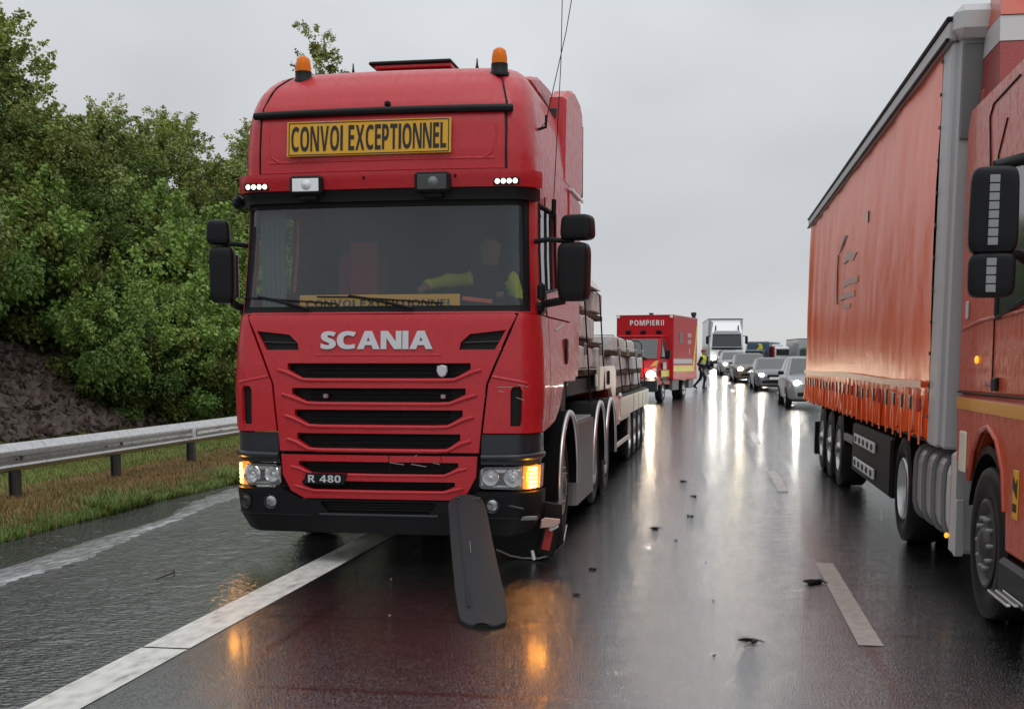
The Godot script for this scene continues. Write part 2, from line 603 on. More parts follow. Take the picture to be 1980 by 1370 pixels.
	m.albedo_texture = noise_tex(0.015, 512, [[0.0, lin(0.022, 0.014, 0.010)], [0.5, lin(0.062, 0.042, 0.032)], [1.0, lin(0.135, 0.098, 0.078)]], 0.0, FastNoiseLite.TYPE_SIMPLEX_SMOOTH, 5, 43)
	m.uv1_triplanar = true; m.uv1_world_triplanar = true
	m.uv1_scale = Vector3(0.7, 0.7, 0.7)
	m = mat("bark", Color(1, 1, 1), 0.85, 0.0, 0.3)
	m.albedo_texture = noise_tex(0.03, 256, [[0.0, lin(0.02, 0.017, 0.013)], [1.0, lin(0.11, 0.095, 0.075)]], 0.0, FastNoiseLite.TYPE_SIMPLEX_SMOOTH, 4, 45)
	m.uv1_triplanar = true; m.uv1_scale = Vector3(2.0, 0.5, 2.0)
	m = mat("leaf", Color(1, 1, 1), 0.55, 0.0, 0.3)
	m.vertex_color_use_as_albedo = true
	m.backlight_enabled = true; m.backlight = Color(0.6, 0.6, 0.3)
	m = mat("grass", Color(1, 1, 1), 0.5, 0.0, 0.4)
	m.vertex_color_use_as_albedo = true
	m.backlight_enabled = true; m.backlight = Color(0.4, 0.4, 0.25)
	# paint, wet: rain drops as a fine relief under a clear coat
	var drops := noise_tex(0.09, 512, [[0.0, grey(0.0)], [0.62, grey(0.0)], [0.78, grey(1.0)], [1.0, grey(1.0)]], 0.0, FastNoiseLite.TYPE_SIMPLEX_SMOOTH, 2, 51)
	var grime := noise_tex(0.012, 512, [[0.0, grey(0.24)], [0.5, grey(0.33)], [0.8, grey(0.48)], [1.0, grey(0.6)]], 0.0, FastNoiseLite.TYPE_SIMPLEX_SMOOTH, 5, 56)
	for a in [["red_paint", Color(0.50, 0.011, 0.020)], ["dark_red_paint", Color(0.30, 0.026, 0.018)], ["orange_red_paint", Color(0.52, 0.068, 0.026)], ["fire_red", Color(0.50, 0.02, 0.028)]]:
		m = mat(a[0], Color(1, 1, 1), 1.0, 0.0, 0.5)
		var pc: Color = a[1]
		m.albedo_texture = noise_tex(0.018, 512, [[0.0, (pc * 0.82 + Color(0.004, 0.004, 0.004)).linear_to_srgb()], [0.38, (pc * 0.95).linear_to_srgb()], [0.6, pc.linear_to_srgb()], [1.0, (pc * 1.05).linear_to_srgb()]], 0.0, FastNoiseLite.TYPE_SIMPLEX_SMOOTH, 5, 55)
		m.roughness_texture = grime
		m.clearcoat_enabled = true; m.clearcoat = 0.0 if a[0] == "fire_red" else 0.22; m.clearcoat_roughness = 0.06
		m.heightmap_enabled = true; m.heightmap_texture = drops; m.heightmap_scale = 0.14
		m.uv1_triplanar = true; m.uv1_scale = Vector3(1.9, 1.1, 1.9)
		if a[0] == "fire_red": m.metallic_specular = 0.25
	m = mat("tarp", Color(0.86, 0.108, 0.012), 0.30, 0.0, 0.5)
	m.heightmap_enabled = true; m.heightmap_scale = 0.6
	m.heightmap_texture = noise_tex(0.01, 512, [[0.0, grey(0.0)], [1.0, grey(1.0)]], 0.0, FastNoiseLite.TYPE_SIMPLEX_SMOOTH, 3, 53)
	m.uv1_triplanar = true; m.uv1_world_triplanar = true; m.uv1_scale = Vector3(0.2, 0.2, 0.2)
	mat("tarp_mark", Color(0.045, 0.05, 0.05), 0.3)
	mat("tarp_print", Color(0.50, 0.27, 0.22), 0.35)
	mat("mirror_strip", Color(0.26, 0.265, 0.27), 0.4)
	mat("wheel_grey", Color(0.20, 0.20, 0.20), 0.42, 0.6)
	mat("wheel_shaded", Color(0.06, 0.06, 0.06), 0.5, 0.4)  # shadow on the front wheel put into the rim colour
	mat("tank_silver", Color(0.60, 0.60, 0.60), 0.38, 0.55)
	m = mat("plastic", Color(0.009, 0.0092, 0.0105), 0.42, 0.0, 0.32)
	m.heightmap_enabled = true; m.heightmap_texture = drops; m.heightmap_scale = 0.05
	m.uv1_triplanar = true; m.uv1_scale = Vector3(3, 3, 3)
	mat("plastic_blue_black", Color(0.02, 0.022, 0.028), 0.33, 0.0, 0.5)
	mat("black", Color(0.006, 0.006, 0.0065), 0.55, 0.0, 0.35)
	mat("grey_plastic", Color(0.034, 0.034, 0.036), 0.7, 0.0, 0.3)
	mat("rubber", Color(0.008, 0.008, 0.0085), 0.55, 0.0, 0.35)
	mat("chrome", Color(0.78, 0.78, 0.78), 0.12, 1.0)
	mat("steel", Color(0.42, 0.42, 0.42), 0.32, 1.0)
	mat("aluminium", Color(0.62, 0.62, 0.61), 0.3, 0.9)
	m = mat("galvanised", Color(1, 1, 1), 0.30, 0.92, 0.5)
	m.albedo_texture = noise_tex(0.02, 512, [[0.0, lin(0.42, 0.41, 0.40)], [0.5, lin(0.58, 0.575, 0.57)], [1.0, lin(0.70, 0.70, 0.70)]], 0.0, FastNoiseLite.TYPE_SIMPLEX_SMOOTH, 4, 61)
	m.uv1_triplanar = true; m.uv1_world_triplanar = true; m.uv1_scale = Vector3(0.9, 0.9, 0.9)
	m = mat("post_steel", Color(0.07, 0.068, 0.067), 0.5, 0.3)
	mat("white_paint", Color(0.72, 0.73, 0.74), 0.3)
	mat("white_letters", Color(0.8, 0.8, 0.8), 0.35)
	mat("silver_letters", Color(0.62, 0.63, 0.65), 0.3, 0.35)
	mat("black_print", Color(0.008, 0.008, 0.007), 0.5)
	mat("sign_yellow", Color(0.68, 0.36, 0.015), 0.4)
	mat("stripe_yellow", Color(0.72, 0.58, 0.03), 0.4)
	mat("stripe_amber", Color(0.60, 0.26, 0.012), 0.35)
	mat("stripe_silver", Color(0.5, 0.5, 0.5), 0.4)
	mat("grey_wall", Color(0.42, 0.43, 0.44), 0.42)
	mat("dull_grey", Color(0.16, 0.165, 0.165), 0.5)
	mat("reflective_cream", Color(0.72, 0.66, 0.52), 0.35)
	mat("step_plate", Color(0.36, 0.29, 0.29), 0.45)
	mat("seat_red", Color(0.30, 0.03, 0.03), 0.8)
	mat("curtain", Color(0.16, 0.20, 0.18), 0.85)
	mat("interior", Color(0.035, 0.037, 0.04), 0.8)
	m = mat("concrete", Color(1, 1, 1), 0.7, 0.0, 0.4)
	m.albedo_texture = noise_tex(0.02, 256, [[0.0, lin(0.45, 0.445, 0.43)], [0.5, lin(0.66, 0.655, 0.64)], [1.0, lin(0.8, 0.79, 0.775)]], 0.0, FastNoiseLite.TYPE_SIMPLEX_SMOOTH, 5, 71)
	m.uv1_triplanar = true; m.uv1_world_triplanar = true; m.uv1_scale = Vector3(0.8, 0.8, 0.8)
	m = mat("timber", Color(1, 1, 1), 0.8, 0.0, 0.3)
	m.albedo_texture = noise_tex(0.03, 256, [[0.0, lin(0.03, 0.016, 0.008)], [1.0, lin(0.14, 0.07, 0.03)]], 0.0, FastNoiseLite.TYPE_SIMPLEX_SMOOTH, 4, 73)
	m.uv1_triplanar = true; m.uv1_world_triplanar = true; m.uv1_scale = Vector3(3, 3, 0.5)
	# glass: panes that the sky mirrors in
	m = mat("glass", Color(0.05, 0.07, 0.065, 0.22), 0.02, 0.0, 0.62)
	m.albedo_color = Color(0.30, 0.35, 0.37, 0.30)
	m.transparency = BaseMaterial3D.TRANSPARENCY_ALPHA
	m = mat("lens", Color(1, 1, 1), 0.03, 0.0, 0.6)
	m.albedo_color = Color(0.9, 0.92, 0.95, 0.12)
	m.transparency = BaseMaterial3D.TRANSPARENCY_ALPHA
	mat("car_glass", Color(0.045, 0.055, 0.055), 0.06, 0.0, 0.7)
	mat("truck_glass", Color(0.02, 0.024, 0.024), 0.05, 0.0, 0.6)
	m = mat("amber_plastic", Color(0.72, 0.17, 0.004), 0.35, 0.0, 0.3)
	glow("amber_light", Color(1.0, 0.36, 0.03), 0.9)
	glow("amber_core", Color(1.0, 0.42, 0.045), 19.0)
	glow("marker_amber", Color(1.0, 0.4, 0.03), 1.4)
	glow("head_light", Color(1.0, 0.95, 0.84), 110.0)
	glow("warm_head_light", Color(1.0, 0.82, 0.58), 120.0)
	glow("led_light", Color(1.0, 0.90, 0.70), 2.2)
	for a in [["car_silver", Color(0.24, 0.25, 0.255)], ["car_grey", Color(0.13, 0.137, 0.145)], ["car_gold", Color(0.13, 0.10, 0.075)], ["car_white", Color(0.30, 0.31, 0.32)], ["truck_white", Color(0.66, 0.67, 0.69)], ["truck_grey", Color(0.40, 0.41, 0.41)], ["truck_blue", Color(0.05, 0.09, 0.13)], ["truck_green", Color(0.02, 0.06, 0.045)], ["truck_crimson", Color(0.4, 0.03, 0.03)]]:
		m = mat(a[0], a[1], 0.35, 0.15)
		m.clearcoat_enabled = true; m.clearcoat = 0.5; m.clearcoat_roughness = 0.1
	m = mat("figure", Color(1, 1, 1), 0.7, 0.0, 0.35)
	m.vertex_color_use_as_albedo = true

# ---------------------------------------------------------------- ground
func strip(x0: float, x1: float, lift: float, z0: float, z1: float, nx := 1, wob0 := 0.0) -> MB:
	var b := MB.new()
	var zs := []
	var z := z0
	while z > z1:
		zs.append(z)
		z -= 2.0 if z > -140.0 else 12.0
	zs.append(z1)
	var rows := []
	for q in zs:
		var line := PackedVector3Array()
		for i in nx + 1:
			var x := lerpf(x0, x1, float(i) / nx)
			if wob0 > 0.0: x += wob0 * (sin(q * 0.9 + i * 1.3) * 0.5 + sin(q * 2.3 + i) * 0.3 + sin(q * 0.37) * 0.6)
			line.append(Vector3(x, road_y(q) + lift, q))
		rows.append(line)
	b.grid(rows, false, 1.0)
	return b

func ripples() -> MB:   # the film of rain water driven across the hard shoulder, as real waves a few millimetres high
	var nz := FastNoiseLite.new()
	nz.seed = 17; nz.frequency = 1.0; nz.fractal_octaves = 2
	var b := MB.new()
	var rows := []
	var z := 12.0
	while z > -31.04:
		var line := PackedVector3Array()
		var n := 70
		for i in n + 1:
			var x := lerpf(-7.0, -3.27, float(i) / n)
			var edge := minf(1.0, minf((-3.4 - x) / 0.5, 1.0)) if x < -3.4 else 0.0
			var h := nz.get_noise_2d(x * 3.2 + 0.8 * sin(z * 0.6), z * 5.2) * 0.0085 + nz.get_noise_2d(x * 9.0 + 40.0, z * 11.0) * 0.0013
			line.append(Vector3(x, road_y(z) - 0.002 + h * maxf(edge, 0.0) * (0.75 + 0.5 * nz.get_noise_2d(x * 0.5, z * 0.3)), z))
		rows.append(line)
		z -= 0.055 if z < -4.0 else 0.4
	b.grid(rows, false, 1.0)
	return b

func flow_x(z: float) -> float:   # the run of water wanders from the lane towards the verge
	return interp(-z, [-6.0, 4.0, 9.0, 16.0, 24.0, 60.0, 140.0], [-4.9, -5.2, -5.62, -6.25, -6.42, -6.45, -6.45]) + 0.05 * sin(z * 0.9) + 0.03 * sin(z * 2.3)

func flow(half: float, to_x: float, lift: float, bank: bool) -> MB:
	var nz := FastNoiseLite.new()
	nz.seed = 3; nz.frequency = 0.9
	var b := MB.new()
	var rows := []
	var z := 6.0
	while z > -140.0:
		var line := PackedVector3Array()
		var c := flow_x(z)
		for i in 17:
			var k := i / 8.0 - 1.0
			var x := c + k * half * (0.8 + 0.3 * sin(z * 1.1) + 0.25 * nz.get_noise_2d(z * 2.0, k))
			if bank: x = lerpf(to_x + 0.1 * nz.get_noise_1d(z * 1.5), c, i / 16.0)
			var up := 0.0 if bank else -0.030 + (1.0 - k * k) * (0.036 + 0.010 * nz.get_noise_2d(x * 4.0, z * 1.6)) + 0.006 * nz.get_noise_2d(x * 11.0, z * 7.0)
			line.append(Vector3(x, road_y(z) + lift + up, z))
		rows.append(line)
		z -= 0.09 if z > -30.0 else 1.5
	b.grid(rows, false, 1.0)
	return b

func ground() -> void:
	structure("road", strip(-3.27, 5.6, 0.0, 14, -420), M.asphalt)
	var hs := ripples()
	var rest := strip(-7.0, -3.27, 0.0, -31.0, -420)
	hs.v.append_array(rest.v); hs.n.append_array(rest.n); hs.uv.append_array(rest.uv); hs.c.append_array(rest.c)
	structure("hard_shoulder", hs, M.shoulder)
	structure("gutter_water", flow(0.34, -7.05, 0.001, true), M.gutter_water)
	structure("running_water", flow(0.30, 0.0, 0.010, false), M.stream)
	# painted edge line: thick thermoplastic, with the joint seen in the photo
	var tmp := MB.new()
	for a in [[10.0, -7.02], [-7.05, -140.0]]:
		var s := strip(-3.415, -3.115, 0.005, a[0], a[1], 2)
		tmp.v.append_array(s.v); tmp.n.append_array(s.n); tmp.uv.append_array(s.uv); tmp.c.append_array(s.c)
	structure("edge_line", tmp, M.road_paint)
	var z := -7.78
	var k := 0
	while z > -150.0:
		structure("lane_marking", strip(0.94, 1.09, 0.005, z, z - 3.2), M.road_paint_tan if k == 0 else M.road_paint)
		z -= 9.2
		k += 1
	structure("lane_line", strip(5.0, 5.15, 0.005, 8, -140), M.road_paint)
	# the ground as one sheet out to the horizon
	var g := MB.new()
	var xs := [-600.0, -300, -120, -60, -30, -24, -20, -18, -16, -15, -14, -13.2, -12.5, -12, -11.3, -10.6, -10, -9, -8.2, -7.7, -7.3, -6.9]
	var zs := []
	var zz := 30.0
	while zz > -700.0:
		zs.append(zz)
		zz -= 1.0 if zz > -40 else (4.0 if zz > -140 else 40.0)
	var nz := FastNoiseLite.new()
	nz.seed = 5; nz.frequency = 0.25
	var rows := []
	for q in zs:
		var line := PackedVector3Array()
		for x in xs:
			line.append(Vector3(x, land_y(x, q) + (nz.get_noise_2d(x, q) * 0.12 if x < -7.2 else 0.0), q))
		rows.append(line)
	g.grid(rows, false, 1.0)
	var r2 := []
	for q in zs:
		r2.append(PackedVector3Array([Vector3(5.55, road_y(q) - 0.03, q), Vector3(6.2, road_y(q) + 0.05, q), Vector3(8.4, road_y(q) + 0.05, q), Vector3(9.0, road_y(q) - 0.03, q), Vector3(20, road_y(q) - 0.04, q), Vector3(26, road_y(q) - 0.4, q), Vector3(600, road_y(q) - 0.6, q)]))
	g.grid(r2, false, 1.0)
	structure("ground", g, M.soil)
	structure("far_carriageway", strip(8.9, 19.5, 0.0, 14, -420), M.asphalt)

func verge() -> void:
	var r := RandomNumberGenerator.new()
	r.seed = 11
	var tuft := MB.new()
	for i in 9:
		var a := r.randf() * TAU
		var d := Vector3(cos(a), 0, sin(a))
		var s := d.cross(Vector3.UP)
		var p := d * r.randf() * 0.05
		var h := r.randf_range(0.6, 1.0)
		var lean := r.randf_range(0.15, 0.6)
		var w := 0.014
		var q := [p - s * w, p + s * w, p + d * lean * 0.4 * h + Vector3.UP * h * 0.6 + s * w * 0.7, p + d * lean * 0.4 * h + Vector3.UP * h * 0.6 - s * w * 0.7]
		var top: Vector3 = p + d * lean * h + Vector3.UP * h
		var nn: Vector3 = (d * -0.6 + Vector3.UP).normalized()
		tuft.tri(q[0], q[1], q[2], nn, nn, nn); tuft.tri(q[0], q[2], q[3], nn, nn, nn); tuft.tri(q[3], q[2], top, nn, nn, nn)
	var mesh := tuft.mesh()
	for kind in 3:
		var mm := MultiMesh.new()
		mm.transform_format = MultiMesh.TRANSFORM_3D
		mm.use_colors = true
		mm.mesh = mesh
		var spots := []
		var cols := []
		var count: int = [17000, 52000, 26000][kind]
		for i in count:
			var z := -r.randf_range(3.0, 75.0) if r.randf() < 0.35 else -r.randf_range(9.0, 32.0)
			var x := 0.0
			var h := 0.2
			var c := Color(0.05, 0.09, 0.02)
			var pat := sin(z * 0.8) * 0.5 + sin(z * 2.1 + 1.0) * 0.3
			if kind == 0:      # fresh green along the asphalt
				x = -6.75 - absf(r.randfn(0.0, 0.24)) - 0.08 * pat
				h = r.randf_range(0.05, 0.14) * (1.5 if sin(z * 1.7) > 0.5 else 1.0)
				c = Color(0.10, 0.145, 0.025).lerp(Color(0.055, 0.10, 0.018), r.randf())
				if r.randf() < 0.12: c = Color(0.16, 0.10, 0.04)
			elif kind == 1:    # dry russet weeds round the posts
				x = minf(-7.85 + r.randfn(0.0, 0.5), -7.05)
				h = r.randf_range(0.05, 0.14)
				c = Color(0.17, 0.082, 0.03).lerp(Color(0.16, 0.11, 0.042), r.randf())
				if r.randf() < 0.22 + 0.2 * pat: c = Color(0.09, 0.115, 0.025)
			else:              # bright grass behind the rail
				x = -9.0 - absf(r.randfn(0.0, 1.4))
				h = r.randf_range(0.06, 0.15)
				c = Color(0.12, 0.15, 0.028).lerp(Color(0.075, 0.11, 0.02), r.randf())
				if r.randf() < 0.12: c = Color(0.17, 0.11, 0.04)
			c *= r.randf_range(1.2, 2.0)
			spots.append(Transform3D(Basis(Vector3.UP, r.randf() * TAU).scaled(Vector3(h * 1.5, h, h * 1.5)), Vector3(x, land_y(x, z) - 0.01, z)))
			cols.append(c)
		mm.instance_count = count
		for i in count:
			mm.set_instance_transform(i, spots[i]); mm.set_instance_color(i, cols[i])
		var o := MultiMeshInstance3D.new()
		o.name = ["verge_grass", "dry_weeds", "meadow_grass"][kind]
		o.multimesh = mm
		o.material_override = M.grass
		add_child(o)
		o.set_meta("kind", "stuff")
		tag(o, ["short green grass along the edge of the wet asphalt", "dry russet weeds around the guardrail posts", "yellow-green grass behind the guardrail"][kind], "grass")
	# broken stone on the bank
	var nz := FastNoiseLite.new()
	nz.seed = 8; nz.frequency = 1.4
	var shapes := []
	for k in 6:
		var b := MB.new()
		var rows := []
		for i in 6:
			var t := PI * i / 5.0
			var line := PackedVector3Array()
			for j in 8:
				var a := TAU * j / 8.0
				var d := Vector3(sin(t) * cos(a), cos(t), sin(t) * sin(a))
				var f := 0.5 + 0.42 * nz.get_noise_3d(d.x * 1.1 + k * 9.0, d.y * 1.1, d.z * 1.1)
				line.append(Vector3(d.x * f, d.y * f * 0.72, d.z * f * 0.85))
			rows.append(line)
		for i in 5:
			for j in 8:
				var j2 := (j + 1) % 8
				for tr in [[rows[i][j], rows[i][j2], rows[i + 1][j2]], [rows[i][j], rows[i + 1][j2], rows[i + 1][j]]]:
					if (tr[1] - tr[0]).cross(tr[2] - tr[0]).length() > 1e-6: b.flat(tr, Vector3.ZERO)
		shapes.append(b.mesh())
	var bank := structure("stone_bank", bank_sheet(), M.soil)
	var all := []
	var zb := -13.0
	while zb > -33.0:
		var xb := -12.1
		while xb > -16.8:
			var x := xb + r.randf_range(-0.12, 0.12)
			var z := zb + r.randf_range(-0.12, 0.12)
			var s := r.randf_range(0.19, 0.40)
			var dist := Vector2(x, z).length()
			all.append([(s / dist) * (1.0 if z < -19.0 and z > -30.0 else 0.5), x, z, s])
			xb -= 0.18
		zb -= 0.20
	all.sort_custom(func(p, q): return p[0] > q[0])
	var rest := []
	for i in all.size():
		var a: Array = all[i]
		var t := Transform3D(Basis.from_euler(Vector3(r.randf() * TAU, r.randf() * TAU, r.randf() * TAU)).scaled(Vector3.ONE * a[3]), Vector3(a[1], land_y(a[1], a[2]) + 0.05, a[2]))
		if i < 300:
			var o := part(bank, "stone", shapes[i % 6], M.stone)
			o.transform = t
		else: rest.append([i % 6, t])
	for k in 6:
		var mm := MultiMesh.new()
		mm.transform_format = MultiMesh.TRANSFORM_3D
		mm.mesh = shapes[k]
		var own := rest.filter(func(p): return p[0] == k)
		mm.instance_count = own.size()
		for i in own.size(): mm.set_instance_transform(i, own[i][1])
		var o := MultiMeshInstance3D.new()
		o.name = numbered(bank, "loose_stones")
		o.multimesh = mm; o.material_override = M.stone
		o.set_meta("kind", "stuff")
		bank.add_child(o)

func bank_sheet() -> MB:
	var b := MB.new()
	var rows := []
	for i in 28:
		var z := -12.0 - i
		var line := PackedVector3Array()
		for j in 8:
			var x := -11.9 - j * 0.7
			line.append(Vector3(x, land_y(x, z) + 0.02, z))
		rows.append(line)
	b.grid(rows, false, 1.0)
	return b

# ---------------------------------------------------------------- guardrail
func guardrail() -> void:
	var t := thing("guardrail", "galvanised steel crash barrier on posts along the grass verge", "guardrail")
	var prof := [[0.005, 0.0], [0.07, 0.03], [0.085, 0.065], [0.075, 0.09], [0.015, 0.125], [0.012, 0.165], [0.06, 0.195], [0.082, 0.22], [0.078, 0.245], [0.0, 0.325], [-0.012, 0.33]]
	var z := -2.0
	while z > -112.0:
		var b := MB.new()
		var rows := []
		for side in 1:
			for e in [z + 0.03, z - 2.4, z - 4.0]:
				var line := PackedVector3Array()
				for p in prof: line.append(Vector3(-8.02 + p[0] + (0.003 if e > z else 0.0), 0.47 + p[1] + road_y(e) + land_y(-8.02, e) * 0.0, e))
				rows.append(line)
		for i in 2:
			for j in prof.size() - 1:
				var q := [rows[i][j], rows[i][j + 1], rows[i + 1][j + 1], rows[i + 1][j]]
				b.flat(q, Vector3(-9.5, 0.62 + road_y(z), z - 1.0))
				var back := []
				for p in q: back.append(p + Vector3(-0.004, 0, 0))
				b.flat(back, Vector3(-6.0, 0.62 + road_y(z), z - 1.0))
		part(t, "rail", b, M.galvanised)
		z -= 4.0
	z = -3.36
	var post := MB.new()
	post.box(Vector3(0, 0.36, 0), Vector3(0.10, 0.86, 0.014), 0.002)
	post.box(Vector3(0.05, 0.36, 0), Vector3(0.014, 0.86, 0.10), 0.002)
	post.box(Vector3(-0.05, 0.36, 0), Vector3(0.014, 0.86, 0.10), 0.002)
	post.box(Vector3(0.075, 0.625, 0), Vector3(0.05, 0.2, 0.06), 0.004)
	var pm := post.mesh()
	while z > -112.0:
		var o := part(t, "post", pm, M.post_steel)
		o.position = Vector3(-8.1, road_y(z), z)
		z -= 2.54
	for zz in [-13.4, -15.6, -19.6]:
		for k in 2:
			var b := MB.new()
			b.lathe([Vector2(0.014, 0), Vector2(0.014, 0.012), Vector2(0.001, 0.016)], Transform3D(Basis(Vector3.UP, PI / 2), Vector3(-7.995, 0.61 + 0.05 * k, zz + 0.2 * k)), 6)
			part(t, "bolt", b, M.post_steel)
	var rf := MB.new()
	rf.prism(PackedVector2Array([Vector2(0.12, -0.10), Vector2(0.12, 0.10), Vector2(0.0, 0.0)]), Transform3D(Basis(), Vector3(-8.0, 0.64 + road_y(-18.3), -18.3)), 0.012)
	part(t, "reflector", rf, M.white_paint)

# ---------------------------------------------------------------- trees
func leaf_at(b: MB, r: RandomNumberGenerator, p: Vector3, away: Vector3, leaf: float, tint: Color) -> void:
	var d := (Vector3(r.randfn(), r.randfn() - 0.5, r.randfn()) + away * 0.7).normalized()
	var s := d.cross(away + Vector3(r.randfn(), r.randfn(), r.randfn()) * 0.7).normalized()
	var nn := s.cross(d)
	if nn.dot(away) < 0.0: nn = -nn
	var L := leaf * r.randf_range(0.7, 1.25)
	var W := L * 0.34
	b.col = tint
	var m := p + d * L * 0.45
	var e := p + d * L - Vector3.UP * L * 0.12
	var n1 := (nn + s * 0.3).normalized()
	var n2 := (nn - s * 0.3).normalized()
	b.tri(p, m + s * W - nn * W * 0.3, e, n1, n1, n1)
	b.tri(p, e, m - s * W - nn * W * 0.3, n2, n2, n2)

func crown(sd: int, shape: Array, clusters: int, leaves: int, tint: Color, tint2: Color, leaf := 0.115) -> ArrayMesh:   # shape: [y, radius] pairs
	var r := RandomNumberGenerator.new()
	r.seed = sd
	var b := MB.new()
	var ys := []
	var rs := []
	for s in shape:
		ys.append(s[0]); rs.append(s[1])
	var y0: float = ys[0]
	var y1: float = ys[ys.size() - 1]
	var n_boughs := int(clusters / 4.5)
	var per := int(clusters * leaves * 0.88 / n_boughs)
	for i in n_boughs:
		var f := (i + 0.5) / n_boughs
		var y := lerpf(y0, y1, f) + r.randf_range(-0.35, 0.35)
		var a := i * 2.399963 + r.randf_range(-0.5, 0.5)
		var R := interp(y, ys, rs)
		var size := clampf(R * r.randf_range(0.24, 0.44), 0.24, 0.9)
		var c := Vector3(cos(a), 0, sin(a)) * maxf(R * r.randf_range(0.45, 1.32) - size * 0.4, 0.0) + Vector3.UP * y
		var tone := r.randf_range(0.5, 1.2)
		var base := tint.lerp(tint2, pow(r.randf(), 1.4))
		if r.randf() < 0.15: base = base.lerp(Color(0.26, 0.23, 0.06), 0.45)
		var share := 1.25 - 0.75 * smoothstep(0.45, 1.0, f)
		for k in int(per * share):
			var d0 := Vector3(r.randfn(), r.randfn(), r.randfn()).normalized()
			if d0.y < -0.25 and r.randf() < 0.6: d0.y = -d0.y
			var rad := size * (0.55 + 0.5 * pow(r.randf(), 0.6)) * (1.0 + 0.25 * sin(d0.x * 5.0 + i) * sin(d0.z * 4.0 + i * 2.0))
			if r.randf() < 0.05: rad *= r.randf_range(1.15, 1.55)
			leaf_at(b, r, c + Vector3(d0.x, d0.y * 0.75, d0.z) * rad, d0, leaf, base * (tone * r.randf_range(0.8, 1.2)))
	for i in int(n_boughs * 1.5):   # loose sprigs that break the outline
		var y := lerpf(lerpf(y0, y1, 0.25), y1 * 1.04, sqrt(r.randf()))
		var a := r.randf() * TAU
		var R := interp(y, ys, rs)
		var p := Vector3(cos(a) * R * 0.8, y, sin(a) * R * 0.8)
		var dir := Vector3(cos(a), r.randf_range(0.2, 1.6), sin(a)).normalized()
		var L := r.randf_range(0.5, 1.15)
		var base := tint2 * r.randf_range(0.75, 1.25)
		for k in int(leaves * 0.62):
			var t := sqrt(r.randf())
			leaf_at(b, r, p + dir * L * t + Vector3(r.randfn(), r.randfn() - t * 0.6, r.randfn()) * 0.12 * (1.3 - t), dir, leaf, base * r.randf_range(0.8, 1.2))
	return b.mesh()

func limbs(sd: int, h: float, r0: float, spread: float, n: int, low: float) -> ArrayMesh:
	var r := RandomNumberGenerator.new()
	r.seed = sd
	var b := MB.new()
	var path := []
	for i in 8:
		var t := i / 7.0
		path.append(Vector3(sin(t * 3.0 + sd) * 0.18 * t, h * t - 0.15, cos(t * 2.3 + sd) * 0.18 * t))
	b.tube(path, r0, 0.02, 8)
	for i in n:
		var t := lerpf(low, 0.93, float(i) / n)
		var p: Vector3 = Vector3(sin(t * 3.0 + sd) * 0.18 * t, h * t - 0.15, cos(t * 2.3 + sd) * 0.18 * t)
		var a := r.randf() * TAU
		var L := spread * r.randf_range(0.6, 1.0) * (1.15 - t * 0.75)
		var q := [p]
		for k in range(1, 5):
			var s := k / 4.0
			q.append(p + Vector3(cos(a + s * 0.3), 0.45 + 0.5 * s, sin(a + s * 0.3)) * L * s)
		b.tube(q, r0 * (0.5 - 0.32 * t), 0.008, 5)
		for k in 2:
			var st: Vector3 = q[2 + k]
			var a2 := a + r.randf_range(-1.2, 1.2)
			b.tube([st, st + Vector3(cos(a2), 0.6, sin(a2)) * L * 0.25, st + Vector3(cos(a2), 0.9, sin(a2)) * L * 0.45], 0.02, 0.006, 4)
	return b.mesh()

